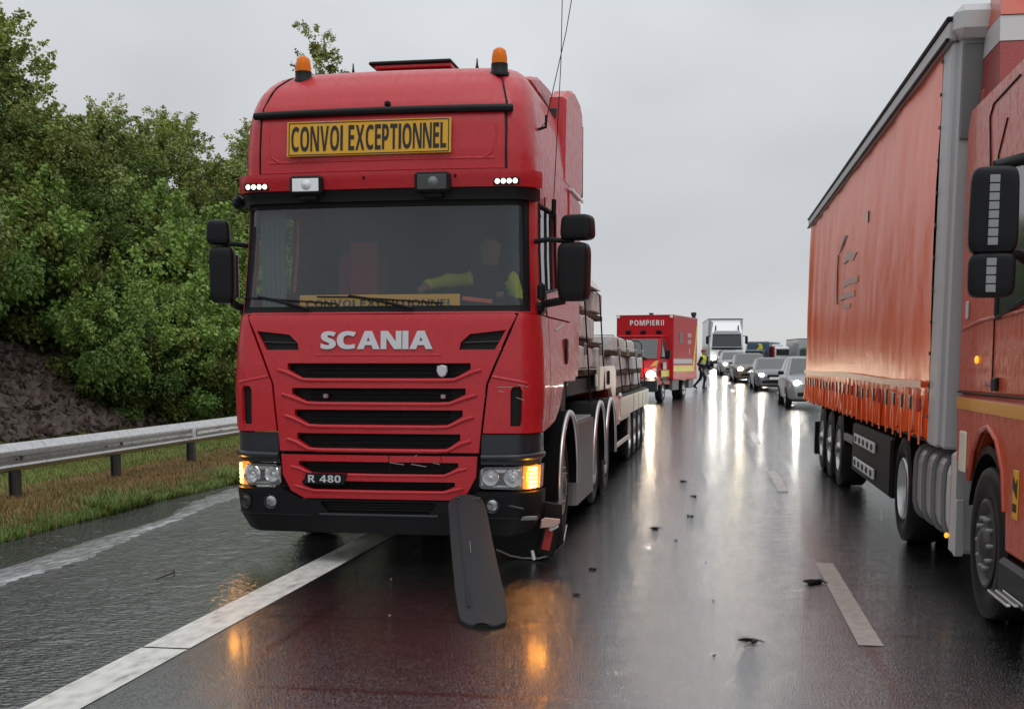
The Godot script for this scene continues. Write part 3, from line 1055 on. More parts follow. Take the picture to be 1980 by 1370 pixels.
func trees() -> void:
	var g1 := Color(0.10, 0.16, 0.042)
	var g2 := Color(0.27, 0.335, 0.105)
	var kinds := [
		[crown(101, [[0.3, 1.3], [1.6, 2.2], [3.6, 2.5], [5.6, 2.0], [7.2, 1.1], [8.2, 0.35]], 300, 120, g1, g2), limbs(1, 7.4, 0.13, 2.4, 11, 0.16)],
		[crown(102, [[0.2, 1.5], [1.4, 2.4], [3.2, 2.6], [5.0, 2.2], [6.4, 1.4], [7.3, 0.5]], 300, 115, g1 * 0.85, g2 * 0.9, 0.12), limbs(2, 6.6, 0.12, 2.5, 11, 0.12)],
		[crown(103, [[0.8, 0.9], [2.4, 1.7], [4.6, 1.9], [6.8, 1.3], [8.2, 0.7], [9.4, 0.25]], 210, 90, Color(0.19, 0.25, 0.075), Color(0.38, 0.40, 0.16), 0.12), limbs(3, 8.8, 0.11, 2.0, 12, 0.2)],
		[crown(104, [[0.0, 1.0], [0.7, 1.5], [1.7, 1.5], [2.6, 1.0], [3.2, 0.4]], 190, 120, Color(0.10, 0.18, 0.045), Color(0.22, 0.33, 0.085), 0.12), limbs(4, 2.6, 0.05, 1.2, 9, 0.05)],
		[crown(105, [[4.0, 1.0], [8.0, 1.5], [11.0, 1.2], [13.5, 0.8], [15.2, 0.25]], 150, 70, Color(0.2, 0.24, 0.07), Color(0.3, 0.33, 0.12), 0.16), limbs(5, 14.6, 0.16, 1.7, 16, 0.25)]]
	# kind, x, z, scale, label
	var list := [
		[1, -15.2, -20.0, 0.8, "broad bushy tree at the left edge of the photo above the stones"],
		[0, -17.3, -23.8, 0.86, "tall dense tree rising at the left edge behind the stone bank"],
		[0, -16.8, -27.6, 0.78, "full green tree on top of the stone bank, second from the left edge"],
		[2, -18.6, -29.8, 0.76, "light loose tree with thin top twigs above the stone bank"],
		[1, -16.2, -31.4, 0.7, "dark bushy tree standing right behind the bright roadside bush"],
		[2, -17.6, -34.8, 0.62, "yellowish thin-topped tree between two dark bushy trees"],
		[0, -16.4, -37.0, 0.7, "dense tree left of the truck's mirror above the guardrail"],
		[2, -18.2, -40.5, 0.68, "pale sparse tree whose tip stands highest left of the truck"],
		[1, -15.8, -41.5, 0.74, "dark leafy tree seen beside the truck's left mirror"],
		[0, -16.6, -45.5, 0.8, "green tree half hidden by the truck's cab edge"],
		[2, -18.4, -49.0, 0.78, "loose tree just behind the red cab's left edge"],
		[0, -21.5, -26.0, 0.8, "dense tree in the back row behind the left edge trees"],
		[1, -21.8, -31.5, 0.82, "dark tree in the back row above the stones"],
		[0, -22.0, -37.5, 0.74, "dense tree in the back row behind the yellowish tree"],
		[1, -22.2, -44.0, 0.74, "bushy tree in the back row behind the truck's mirror"],
		[4, -17.4, -54.6, 0.83, "slender tall tree whose top shows above the truck's roof"],
		[1, -15.6, -28.2, 0.62, "low round tree filling the gap over the stone bank's middle"],
		[0, -15.9, -34.2, 0.66, "low dense tree right above the bright roadside bush"],
		[1, -15.4, -38.6, 0.72, "low bushy tree beside the guardrail left of the truck's lower mirror"],
		[1, -18.9, -34.0, 0.68, "dark round tree in the middle of the wooded bank"],
		[2, -16.8, -53.0, 0.95, "low loose tree hidden behind the red cab"]]
	var made := {}
	var names := ["leafy_tree", "bushy_tree", "loose_tree", "bush", "slender_tree"]
	for a in list:
		plant(made, kinds, names[a[0]], a[0], a[1], a[2], a[3], a[4], "tree", "trees on the bank left of the road")
	for a in [[3, -13.1, -28.6, 1.0, "bright green bush in front of the trees beside the stones"], [3, -12.9, -31.0, 0.95, "low bush behind the guardrail between the bright bush and the truck"], [3, -13.0, -33.8, 1.05, "bush under the trees by the truck's left mirror"], [3, -15.2, -25.6, 1.0, "dark bush at the top of the stone bank"], [3, -15.0, -22.6, 0.95, "bush at the top of the stones near the left edge"], [3, -13.0, -37.0, 1.1, "bush behind the guardrail half hidden by the truck"], [3, -14.4, -29.6, 1.15, "taller bush rising behind the bright bush"], [3, -14.2, -32.6, 1.15, "taller bush rising left of the truck's mirror"], [3, -13.4, -26.9, 0.7, "small bush at the right end of the stones"], [3, -12.5, -24.9, 0.72, "dark low bush where the stones end towards the truck"], [3, -12.2, -26.6, 0.78, "low bush right of the stones, close behind the guardrail"], [3, -12.1, -28.1, 0.8, "round bush between the stones and the bright bush"], [3, -12.2, -29.9, 0.8, "low bush close behind the guardrail right of the stones"], [3, -12.1, -33.0, 0.8, "low bush close behind the guardrail beside the truck's corner panel"], [3, -12.3, -36.2, 0.8, "low bush close behind the guardrail under the truck's lower mirror"]]:
		plant(made, kinds, "bush", a[0], a[1], a[2], a[3], a[4], "bush", "bushes on the bank")
	for i in 12:
		plant(made, kinds, names[i % 3], i % 3, -16.5 - (i % 2) * 3.0, -58.0 - i * 4.6, 0.8, "roadside tree in the row behind the truck", "tree", "trees hidden behind the truck")
	plant(made, kinds, "bushy_tree", 1, 26.0, -235.0, 1.1, "far hazy tree above the grey box trailer", "tree")

func plant(made: Dictionary, kinds: Array, called: String, k: int, x: float, z: float, s: float, label: String, cat: String, group := "") -> void:
	var y := land_y(x, z) if x < 0.0 else road_y(z) - 0.5
	var o: Node3D
	if made.has(k):
		o = copy(made[k], called, label, Vector3(x, y, z), 0.0, group)
	else:
		o = thing(called, label, cat, Vector3(x, y, z), 0.0, group)
		part(o, "crown", kinds[k][0], M.leaf)
		part(o, "trunk", kinds[k][1], M.bark)
		made[k] = o
	o.set_meta("category", cat)
	o.rotation.y = fmod(x * 7.3 + z * 3.1, TAU)
	o.scale = Vector3(s * 1.22, s, s * 1.22) if k < 3 else Vector3.ONE * s

# ---------------------------------------------------------------- the red tractor truck: a cab skin over (u, y), u running along the front and round both corners
const CAB_WY := [0.25, 0.45, 0.65, 1.1, 1.5, 1.9, 2.2, 2.7, 3.1, 3.3, 3.6, 3.9, 4.1, 4.25, 4.35, 4.42]
const CAB_WW := [1.25, 1.33, 1.34, 1.35, 1.37, 1.35, 1.32, 1.29, 1.28, 1.29, 1.28, 1.25, 1.205, 1.11, 0.99, 0.78]
const CAB_ZY := [0.25, 0.45, 0.65, 1.0, 1.3, 1.7, 2.1, 2.2, 3.1, 3.3, 3.5, 3.75, 3.9, 4.05, 4.2, 4.3, 4.37, 4.42]
const CAB_ZZ := [0.10, 0.03, 0.0, 0.0, 0.01, 0.03, 0.07, 0.10, 0.20, 0.16, 0.16, 0.19, 0.24, 0.33, 0.50, 0.75, 1.1, 1.5]
const CAB_RX := 0.2
const CAB_RZ := 0.32
const CAB_LA := 0.4192

func cab(u: float, y: float) -> Vector3:
	var w := interp(y, CAB_WY, CAB_WW)
	var zf := interp(y, CAB_ZY, CAB_ZZ)
	var xf := w - CAB_RX
	var a := absf(u)
	var s := signf(u)
	if a <= xf: return Vector3(u, y, -zf - 0.05 * (u / xf) * (u / xf))
	var t := (a - xf) / CAB_LA
	if t < 1.0:
		return Vector3(s * (xf + CAB_RX * sin(t * PI / 2)), y, -zf - 0.05 - CAB_RZ * (1.0 - cos(t * PI / 2)))
	return Vector3(s * w, y, -zf - 0.05 - CAB_RZ - (a - xf - CAB_LA))

func cab_n(u: float, y: float) -> Vector3:
	var h := 0.03
	return (cab(u + h, y) - cab(u - h, y)).cross(cab(u, y + h) - cab(u, y - h)).normalized()

func skin_panel(b: MB, poly: PackedVector2Array, holes: Array, o0: float, o1: float, du := 0.11, dy := 0.09, crown_up := 0.0) -> void:
	var r := Rect2(poly[0], Vector2.ZERO)
	for p in poly: r = r.expand(p)
	var nu := maxi(int(ceil(r.size.x / du)), 1)
	var ny := maxi(int(ceil(r.size.y / dy)), 1)
	for i in nu:
		for j in ny:
			var x0 := r.position.x + r.size.x * i / nu
			var x1 := r.position.x + r.size.x * (i + 1) / nu
			var y0 := r.position.y + r.size.y * j / ny
			var y1 := r.position.y + r.size.y * (j + 1) / ny
			var cell := PackedVector2Array([Vector2(x0, y0), Vector2(x1, y0), Vector2(x1, y1), Vector2(x0, y1)])
			var got := Geometry2D.intersect_polygons(cell, poly)
			for h in holes:
				var next: Array[PackedVector2Array] = []
				for g in got:
					for q in Geometry2D.clip_polygons(g, h):
						if not Geometry2D.is_polygon_clockwise(q): next.append(q)
				got = next
			for g in got:
				var idx := Geometry2D.triangulate_polygon(g)
				var P := []
				var N := []
				for p in g:
					var m := cab_n(p.x, p.y)
					N.append(m); P.append(cab(p.x, p.y) + m * o1)
				for k in range(0, idx.size(), 3):
					b.tri(P[idx[k]], P[idx[k + 1]], P[idx[k + 2]], N[idx[k]], N[idx[k + 1]], N[idx[k + 2]])
	for path in [poly] + holes:
		var n: int = path.size()
		for k in n:
			var p0: Vector2 = path[k]
			var p1: Vector2 = path[(k + 1) % n]
			var cuts := maxi(int(ceil(p0.distance_to(p1) / 0.1)), 1)
			for c in cuts:
				var a := p0.lerp(p1, float(c) / cuts)
				var d := p0.lerp(p1, float(c + 1) / cuts)
				var na := cab_n(a.x, a.y)
				var nd := cab_n(d.x, d.y)
				var A := cab(a.x, a.y)
				var D := cab(d.x, d.y)
				var side := (D - A).cross(na).normalized()
				var test := (a + d) * 0.5 + Vector2(d.y - a.y, a.x - d.x).normalized() * 0.004
				var inside := Geometry2D.is_point_in_polygon(test, path)
				if path == poly and inside or path != poly and not inside: side = -side
				# the side vector points to the right of the walk; make it look away from the skin
				b.face([A + na * o0, D + nd * o0, D + nd * o1, A + na * o1], side)

func pv(a: Array) -> PackedVector2Array:
	var p := PackedVector2Array()
	for i in range(0, a.size(), 2): p.append(Vector2(a[i], a[i + 1]))
	return p

func mir(p: PackedVector2Array) -> PackedVector2Array:
	var q := PackedVector2Array()
	for i in range(p.size() - 1, -1, -1): q.append(Vector2(-p[i].x, p[i].y))
	return q

func cab_panel(t: Node, called: String, m: Material, poly: PackedVector2Array, holes := [], o0 := -0.03, o1 := 0.012, du := 0.11, dy := 0.09) -> MeshInstance3D:
	var b := MB.new()
	skin_panel(b, poly, holes, o0, o1, du, dy)
	return part(t, called, b, m)

func cab_bar(t: Node, called: String, m: Material, u0: float, u1: float, y0: float, y1: float, off: float, r: float) -> MeshInstance3D:
	var path := []
	for i in 15:
		var u := lerpf(u0, u1, i / 14.0)
		var y := lerpf(y0, y1, i / 14.0)
		path.append(cab(u, y) + cab_n(u, y) * off)
	return part(t, called, pipe(path, r, 8), m)

func wheel(parent: Node, at: Vector3, r: float, w: float, side: float, rim_m: Material, twin := false) -> void:   # side +1: outer face looks to +x
	var xf := Transform3D(Basis(Vector3(0, 0, 1), Vector3(0, 1, 0), Vector3(1, 0, 0)) if side > 0 else Basis(Vector3(0, 0, -1), Vector3(0, 1, 0), Vector3(-1, 0, 0)), at)
	var b := MB.new()
	b.lathe([Vector2(r * 0.56, -w), Vector2(r * 0.9, -w), Vector2(r, -w * 0.88), Vector2(r, -w * 0.56), Vector2(r * 0.985, -w * 0.55), Vector2(r * 0.985, -w * 0.5), Vector2(r, -w * 0.49), Vector2(r, -w * 0.12), Vector2(r * 0.97, -w * 0.03), Vector2(r * 0.88, 0), Vector2(r * 0.72, -0.004), Vector2(r * 0.56, -w * 0.1)], xf, 36)
	var tyre := part(parent, "wheel", b, M.rubber)
	var deep := -w * 0.1 if not twin else -w * 0.75
	b = MB.new()
	b.lathe([Vector2(r * 0.57, -w * 0.3), Vector2(r * 0.585, -w * 0.02), Vector2(r * 0.55, 0.0), Vector2(r * 0.51, -w * 0.1), Vector2(r * 0.47, deep * 1.4), Vector2(r * 0.34, deep * 0.9 if not twin else deep), Vector2(r * 0.3, deep * 0.5), Vector2(r * 0.22, deep * 0.4), Vector2(r * 0.2, deep * 0.4 + 0.025), Vector2(r * 0.15, deep * 0.4 + 0.045), Vector2(0.0, deep * 0.4 + 0.05)], xf, 32)
	part(tyre, "rim", b, rim_m)
	if r < 0.515: return
	for k in 10:
		var a := TAU * k / 10.0
		b = MB.new()
		b.lathe([Vector2(0.017, deep), Vector2(0.017, deep * 0.5 + 0.035), Vector2(0.001, deep * 0.5 + 0.045)], xf * Transform3D(Basis(), Vector3(cos(a), sin(a), 0) * r * 0.33), 6)
		part(tyre, "wheel_nut", b, M.wheel_grey)

func arch(b: MB, at: Vector3, r: float, w: float, side: float, a0 := 0.0, a1 := PI, thick := 0.03) -> void:   # a mudguard: a thick curved sheet round the wheel
	var xf := Transform3D(Basis(Vector3(0, 0, 1), Vector3(0, 1, 0), Vector3(1, 0, 0)) if side > 0 else Basis(Vector3(0, 0, -1), Vector3(0, 1, 0), Vector3(-1, 0, 0)), at)
	b.lathe([Vector2(r, -w), Vector2(r + thick, -w), Vector2(r + thick, -0.03), Vector2(r + thick + 0.012, 0.0), Vector2(r - 0.012, 0.008), Vector2(r, -0.03), Vector2(r, -w)], xf, 22, a0, a1)

func red_truck() -> Node3D:
	var t := thing("red_tractor_truck", "red tractor truck with yellow convoy sign standing across the white edge line", "truck", Vector3(-2.77, 0, -10.2), deg_to_rad(-0.8))
	var red: Material = M.red_paint
	# ---- hood: one red panel with four grille openings and two upper vents
	var rows := [[0.80, 1.733, 0.655, 1.60], [0.76, 1.523, 0.61, 1.40], [0.735, 1.34, 0.60, 1.208], [0.715, 1.14, 0.595, 1.008]]
	var holes := []
	for g in rows: holes.append(pv([-g[2], g[3], g[2], g[3], g[0], g[1] - 0.05, g[0], g[1], -g[0], g[1], -g[0], g[1] - 0.05]))
	var vent := pv([0.70, 1.845, 1.0, 1.845, 1.09, 2.008, 0.79, 1.975, 0.712, 1.905])
	var hood := pv([-0.872, 0.985, 0.872, 0.985, 0.886, 1.15, 0.93, 1.56, 1.02, 1.785, 1.12, 2.02, 1.185, 2.125, 1.16, 2.143, 0, 2.137, -1.16, 2.143, -1.185, 2.125, -1.12, 2.02, -1.02, 1.785, -0.93, 1.56, -0.886, 1.15])
	cab_panel(t, "hood", red, hood, holes + [vent, mir(vent)], -0.045, 0.014, 0.09, 0.06)
	for s in [0, 1]:
		cab_panel(t, "vent", M.plastic, vent if s == 0 else mir(vent), [], -0.06, -0.028)
		cab_bar(t, "vent_slat", M.plastic_blue_black, 0.72 * (1 - 2 * s), 1.03 * (1 - 2 * s), 1.905, 1.915, -0.012, 0.008)
	cab_panel(t, "radiator_screen", M.black, pv([-0.86, 0.62, 0.86, 0.62, 0.9, 1.76, -0.9, 1.76]), [], -0.10, -0.07)
	for g in rows:   # flared red lip under each opening, dark mesh bars inside it
		var path := []
		for k in [[-g[0] - 0.09, g[1] - 0.055], [-g[0] - 0.02, g[1] - 0.075], [-g[2] - 0.01, g[3] - 0.008], [-g[2] + 0.1, g[3] - 0.012], [0.0, g[3] - 0.012], [g[2] - 0.1, g[3] - 0.012], [g[2] + 0.01, g[3] - 0.008], [g[0] + 0.02, g[1] - 0.075], [g[0] + 0.09, g[1] - 0.055]]:
			path.append(cab(k[0], k[1]) + cab_n(k[0], k[1]) * 0.012)
		part(t, "grille_lip", pipe(path, 0.019, 8), red)
		for k in 4:
			var y: float = lerpf(g[3] + 0.012, g[1] - 0.02, k / 3.0)
			cab_bar(t, "grille_bar", M.black, -g[2] - 0.02, g[2] + 0.02, y, y, -0.05, 0.005)
	# fold under the name and the stepped brow of the hood
	cab_bar(t, "hood_crease", red, -0.55, 0.55, 1.80, 1.80, 0.008, 0.011)
	letters(holder(t, "name_letters"), "SCANIA", M.silver_letters, 0.975, 0.152, cab(-0.01, 1.927) + Vector3(0, 0, 0.018), Basis(Vector3.RIGHT, -0.06), 0.016, 0.045, 0.26, 0.9)
	var sh := MB.new()   # griffin shield on the top grille row, as a small plain shield
	sh.prism(pv([-0.042, 0.045, -0.046, 0.0, -0.03, -0.035, 0, -0.052, 0.03, -0.035, 0.046, 0.0, 0.042, 0.045, 0, 0.055]), Transform3D(Basis(), cab(0.555, 1.665) + Vector3(0, 0, -0.02)), 0.03, 0.008)
	part(t, "shield_badge", sh, M.silver_letters)
	for k in [-0.47, 0.56]:
		part(t, "tow_eye", box(cab(k, 1.455) + Vector3(0, 0, -0.035), Vector3(0.05, 0.045, 0.03), 0.008), M.steel)
	# ---- lower grille panel with two openings
	var low := [[0.70, 0.90, 0.58, 0.795], [0.67, 0.735, 0.57, 0.655]]
	holes = []
	for g in low: holes.append(pv([-g[2], g[3], g[2], g[3], g[0], g[1] - 0.035, g[0], g[1], -g[0], g[1], -g[0], g[1] - 0.035]))
	cab_panel(t, "lower_grille_panel", red, pv([-0.66, 0.585, 0.66, 0.585, 0.775, 0.645, 0.846, 0.777, 0.86, 0.955, -0.86, 0.955, -0.846, 0.777, -0.775, 0.645]), holes, -0.045, 0.02, 0.09, 0.05)
	for g in low:
		var path := []
		for k in [[-g[0] - 0.07, g[1] - 0.05], [-g[0], g[1] - 0.065], [-g[2], g[3] - 0.008], [0.0, g[3] - 0.01], [g[2], g[3] - 0.008], [g[0], g[1] - 0.065], [g[0] + 0.07, g[1] - 0.05]]:
			path.append(cab(k[0], k[1]) + cab_n(k[0], k[1]) * 0.016)
		part(t, "grille_lip", pipe(path, 0.016, 8), red)
		for k in 3:
			var y: float = lerpf(g[3] + 0.015, g[1] - 0.015, k / 2.0)
			cab_bar(t, "grille_bar", M.black, -g[2], g[2], y, y, -0.045, 0.005)
	cab_panel(t, "model_plate", M.black, pv([-0.66, 0.705, -0.29, 0.705, -0.26, 0.80, -0.63, 0.80]), [], 0.0, 0.034)
	letters(holder(t, "model_letters"), "R 480", M.silver_letters, 0.29, 0.062, cab(-0.465, 0.752) + Vector3(0, 0, 0.034), Basis(), 0.012)
	# ---- red corner panels with a tall slot, wrapping to the door
	for s in [0, 1]:
		var slot := pv([1.135, 1.21, 1.235, 1.21, 1.25, 1.24, 1.25, 1.50, 1.225, 1.54, 1.15, 1.535, 1.135, 1.5])
		var cor := pv([0.905, 1.15, 1.60, 1.15, 1.92, 1.17, 1.92, 2.13, 1.21, 2.145, 1.145, 2.02, 1.043, 1.785, 0.95, 1.56])
		cab_panel(t, "corner_panel", red, cor if s == 0 else mir(cor), [slot if s == 0 else mir(slot)], -0.03, 0.012, 0.07, 0.09)
		cab_panel(t, "corner_slot", M.black, slot if s == 0 else mir(slot), [], -0.05, -0.02)
		cab_bar(t, "corner_crease", red, (0.98 if s == 0 else -0.98), (1.30 if s == 0 else -1.30), 1.62, 1.565, 0.004, 0.016)
		var door := pv([1.945, 1.17, 2.3, 1.21, 2.6, 1.33, 2.8, 1.56, 3.72, 1.55, 3.72, 2.13, 1.945, 2.13])
		cab_panel(t, "door", red, door if s == 0 else mir(door), [], -0.03, 0.012, 0.12, 0.1)
		var sg3: float = 1.0 - 2.0 * s
		var hd := MB.new()
		hd.prism(pv([-0.06, -0.12, 0.05, -0.12, 0.075, -0.05, 0.075, 0.09, 0.04, 0.13, -0.05, 0.12, -0.08, 0.04, -0.08, -0.06]), Transform3D(Basis(Vector3(0, 0, -sg3), Vector3.UP, Vector3(sg3, 0, 0)), Vector3(sg3 * 1.355, 1.84, -1.87)), 0.03, 0.01)
		part(t, "door_handle", hd, M.black)
		cab_bar(t, "door_trim", M.steel, sg3 * 2.35, sg3 * 2.95, 2.03, 2.10, 0.014, 0.008)
		# ---- A-pillar and upper body beside the windscreen belong to the upper skin below
	# ---- upper skin: pillars, header, roof shell
	var screen := pv([-1.355, 2.165, 1.355, 2.165, 1.325, 3.20, -1.325, 3.20])
	var win := pv([1.60, 2.33, 2.62, 2.42, 2.60, 3.13, 1.56, 3.10])
	cab_panel(t, "cab_body", red, pv([-3.72, 2.15, 3.72, 2.15, 3.72, 4.42, -3.72, 4.42]), [screen, win, mir(win)], -0.04, 0.0, 0.13, 0.07)
	cab_panel(t, "roof_panel", red, pv([-1.06, 3.345, 1.06, 3.345, 1.05, 3.9, 0.97, 4.1, 0.86, 4.22, -0.86, 4.22, -0.97, 4.1, -1.05, 3.9]), [], 0.001, 0.016, 0.13, 0.06)
	var rc := MB.new()   # flat top of the roof and the rear wall
	rc.hexa([Vector3(-0.74, 4.40, -1.45), Vector3(0.74, 4.40, -1.45), Vector3(0.74, 4.40, -2.6), Vector3(-0.74, 4.40, -2.6), Vector3(-0.71, 4.424, -1.5), Vector3(0.71, 4.424, -1.5), Vector3(0.71, 4.424, -2.6), Vector3(-0.71, 4.424, -2.6)])
	part(t, "roof_top", rc, red)
	part(t, "rear_wall", box(Vector3(0, 2.75, -2.62), Vector3(2.3, 2.9, 0.04), 0.005), red)
	for s in [-1.0, 1.0]:
		for e in [[1.075, 3.345, 1.07, 3.9], [1.07, 3.9, 1.0, 4.12], [1.0, 4.12, 0.90, 4.22]]:
			cab_bar(t, "roof_seam", M.black, s * e[0], s * e[2], e[1], e[3], 0.002, 0.008)
	# hollow shape of the lower upper panel: a shallow ridge either side of the sign
	cab_bar(t, "panel_ridge", red, -0.98, 0.98, 3.43, 3.43, 0.010, 0.012)
	for s in [-1.0, 1.0]:
		var path := []
		for k in [[0.88, 3.43], [0.95, 3.47], [0.985, 3.56], [0.99, 3.70]]: path.append(cab(s * k[0], k[1]) + cab_n(s * k[0], k[1]) * 0.013)
		part(t, "panel_ridge", pipe(path, 0.010, 6), red)
	# ---- windscreen
	cab_panel(t, "windscreen_frame", M.black, screen, [pv([-1.285, 2.215, 1.285, 2.215, 1.265, 3.055, -1.265, 3.055])], -0.035, -0.004, 0.11, 0.1)
	var gl := MB.new()
	skin_panel(gl, pv([-1.29, 2.21, 1.29, 2.21, 1.27, 3.06, -1.27, 3.06]), [], -0.0201, -0.02, 0.09, 0.1)
	part(t, "windscreen", gl, M.glass)
	cab_panel(t, "sun_visor_band", M.plastic, pv([-1.42, 3.095, 1.42, 3.095, 1.42, 3.20, -1.42, 3.20]), [], 0.002, 0.05, 0.1, 0.1)
	cab_panel(t, "visor_header", red, pv([-1.42, 3.205, 1.42, 3.205, 1.42, 3.33, -1.42, 3.33]), [], 0.002, 0.07, 0.1, 0.07)
	for k in [-0.70, -0.12, 0.66]: part(t, "visor_screw", box(cab(k, 3.28) + Vector3(0, 0, 0.07), Vector3(0.022, 0.026, 0.02), 0.006), M.black)
	for s in [-1.0, 1.0]:   # side windows
		gl = MB.new()
		var w2 := pv([1.60, 2.33, 2.62, 2.42, 2.60, 3.13, 1.56, 3.10])
		skin_panel(gl, w2 if s > 0 else mir(w2), [], -0.0201, -0.02)
		var o := part(t, "side_window", gl, M.glass)
		var fr := MB.new()
		for e in [[1.60, 2.33, 2.62, 2.42], [2.62, 2.42, 2.60, 3.13], [2.60, 3.13, 1.56, 3.10], [1.56, 3.10, 1.60, 2.33], [2.28, 2.39, 2.27, 3.12]]:
			fr.tube([cab(s * e[0], e[1]) + Vector3(s * 0.002, 0, 0), cab(s * (e[0] + e[2]) * 0.5, (e[1] + e[3]) * 0.5) + Vector3(s * 0.002, 0, 0), cab(s * e[2], e[3]) + Vector3(s * 0.002, 0, 0)], 0.014, 0.014, 6)
		part(o, "window_seal", fr, M.black)
		cab_bar(t, "door_seam", M.black, s * 1.93, s * 1.93, 2.15, 3.2, 0.002, 0.006)
	# wipers
	for k in [[-0.62, 0.62], [0.30, 0.75]]:
		var w0 := cab(k[0], 2.19) + Vector3(0, 0, 0.03)
		var w1 := cab(k[0] - k[1] * 0.75, 2.30) + Vector3(0, 0, 0.028)
		var o := part(t, "wiper", pipe([w0, w0.lerp(w1, 0.6) + Vector3(0, 0.01, 0.012), w1], 0.012, 6), M.black)
		part(o, "wiper_blade", pipe([cab(k[0] - 1.0 * k[1] - 0.1, 2.295) + Vector3(0, 0, 0.012), w1 + Vector3(0, -0.01, -0.01), cab(k[0] + 0.25, 2.235) + Vector3(0, 0, 0.012)], 0.008, 5), M.black)
	# ---- roof gear: crossbar, spot lamps, led strips, sign, beacons, hatch
	cab_bar(t, "roof_crossbar", M.plastic, -1.13, 1.13, 3.825, 3.825, 0.04, 0.032)
	part(t, "bar_bracket", box(cab(0.06, 3.90) + Vector3(0, 0, 0.03), Vector3(0.05, 0.045, 0.04), 0.012), M.black)
	var sg := MB.new()
	var sb := Basis(Vector3.RIGHT, -0.09)
	var sp := cab(-0.09, 3.615) + Vector3(0, 0, 0.035)
	sg.box(sp, Vector3(1.425, 0.29, 0.014), 0.003, sb)
	var so := part(t, "convoy_sign", sg, M.sign_yellow)
	var fr := MB.new()
	for e in [[0, 0.133, 1.39, 0.007], [0, -0.133, 1.39, 0.007], [0.692, 0, 0.007, 0.26], [-0.692, 0, 0.007, 0.26]]:
		fr.box(sp + sb * Vector3(e[0], e[1], 0.008), Vector3(e[2], e[3], 0.004), 0.0, sb)
	part(so, "sign_border", fr, M.black_print)
	letters(so, "CONVOI EXCEPTIONNEL", M.black_print, 1.345, 0.21, sp + sb * Vector3(0, 0.0, 0.0085), sb, 0.004, 0.13, 0.24)
	for k in [[-0.62, 0.285, 0.155, 0], [0.475, 0.30, 0.165, 1]]:
		var c := cab(k[0], 3.225) + Vector3(0, 0, 0.13)
		var o := part(t, "spot_lamp", box(c + Vector3(0, 0, -0.04), Vector3(k[1], k[2], 0.10), 0.02), M.black)
		part(o, "reflector_bowl", box(c + Vector3(0, 0, 0.008), Vector3(k[1] - 0.05, k[2] - 0.045, 0.012), 0.005), M.chrome if k[3] == 0 else M.truck_glass)
		var bulb := MB.new()
		bulb.lathe([Vector2(0.045, 0.0), Vector2(0.03, 0.02), Vector2(0.0, 0.028)], Transform3D(Basis(), c + Vector3(0.01, 0, 0.014)), 14)
		part(o, "bulb", bulb, M.white_paint if k[3] == 0 else M.dull_grey)
		part(o, "lamp_bracket", box(c + Vector3(0, -0.095, -0.06), Vector3(0.16, 0.05, 0.04), 0.01), M.black)
	for s in [-1.0, 1.0]:
		var c := cab(s * 1.08, 3.245) + cab_n(s * 1.08, 3.245) * 0.075
		var o := part(t, "marker_lamp", box(c, Vector3(0.22, 0.062, 0.02), 0.008), M.black)
		for k in 4:
			var q := MB.new()
			q.ball(c + Vector3((k - 1.5) * 0.05, 0, 0.009), Vector3(0.022, 0.022, 0.01), 6, 10)
			part(o, "led_light", q, M.led_light)
	for s in [[-0.79, 4.16, 0.31], [0.955, 4.16, 0.31]]:
		var c := Vector3(s[0], s[1] + 0.0, -0.55)
		var q := MB.new()
		var xf := Transform3D(Basis(Vector3.RIGHT, -PI / 2), c)
		q.lathe([Vector2(0.0, 0.0), Vector2(0.085, 0.0), Vector2(0.085, 0.03), Vector2(0.072, 0.04), Vector2(0.072, 0.105), Vector2(0.0, 0.105)], xf, 20)
		var o := part(t, "beacon_base", q, M.black)
		q = MB.new()
		q.lathe([Vector2(0.068, 0.106), Vector2(0.066, 0.16), Vector2(0.055, 0.215), Vector2(0.03, 0.235), Vector2(0.0, 0.238)], xf, 20)
		part(o, "beacon_lens", q, M.amber_plastic)
	part(t, "roof_hatch", box(Vector3(0.0, 4.47, -1.5), Vector3(0.78, 0.035, 0.6), 0.012), M.black)
	part(t, "hatch_frame", box(Vector3(0.02, 4.44, -1.5), Vector3(0.72, 0.04, 0.56), 0.01), red)
	for s in [-0.55, 0.62]:
		var q := MB.new()
		q.lathe([Vector2(0.018, 0), Vector2(0.01, 0.03), Vector2(0.005, 0.085), Vector2(0.0, 0.09)], Transform3D(Basis(Vector3.RIGHT, -PI / 2), Vector3(s, 4.40, -1.25)), 10)
		part(t, "roof_aerial", q, M.black)
	# ---- air fairings behind the cab
	for s in [-1.0, 1.0]:
		var q := MB.new()
		q.prism(pv([2.30, 3.5, 3.75, 3.5, 3.86, 3.62, 3.88, 4.30, 3.80, 4.46, 3.6, 4.54, 3.1, 4.56, 2.8, 4.50, 2.4, 4.36]), Transform3D(Basis(Vector3(0, 0, -1), Vector3.UP, Vector3(s, 0, 0)), Vector3(s * 1.12, 0, 0)), 0.17, 0.035)
		part(t, "side_fairing", q, red)
		part(t, "fairing_edge", box(Vector3(s * 1.22, 3.95, -3.89), Vector3(0.14, 0.78, 0.025), 0.01), M.black)
		q = MB.new()
		q.prism(pv([2.6, 1.57, 3.42, 1.56, 3.5, 1.7, 3.62, 3.4, 3.6, 3.48, 2.6, 3.48]), Transform3D(Basis(Vector3(0, 0, -1), Vector3.UP, Vector3(s, 0, 0)), Vector3(s * 1.16, 0, 0)), 0.14, 0.03)
		part(t, "side_flap", q, red)
		part(t, "flap_trim", pipe([Vector3(s * 1.31, 3.49, -2.62), Vector3(s * 1.31, 3.49, -3.66)], 0.02, 6), M.white_paint)
	var rd := MB.new()
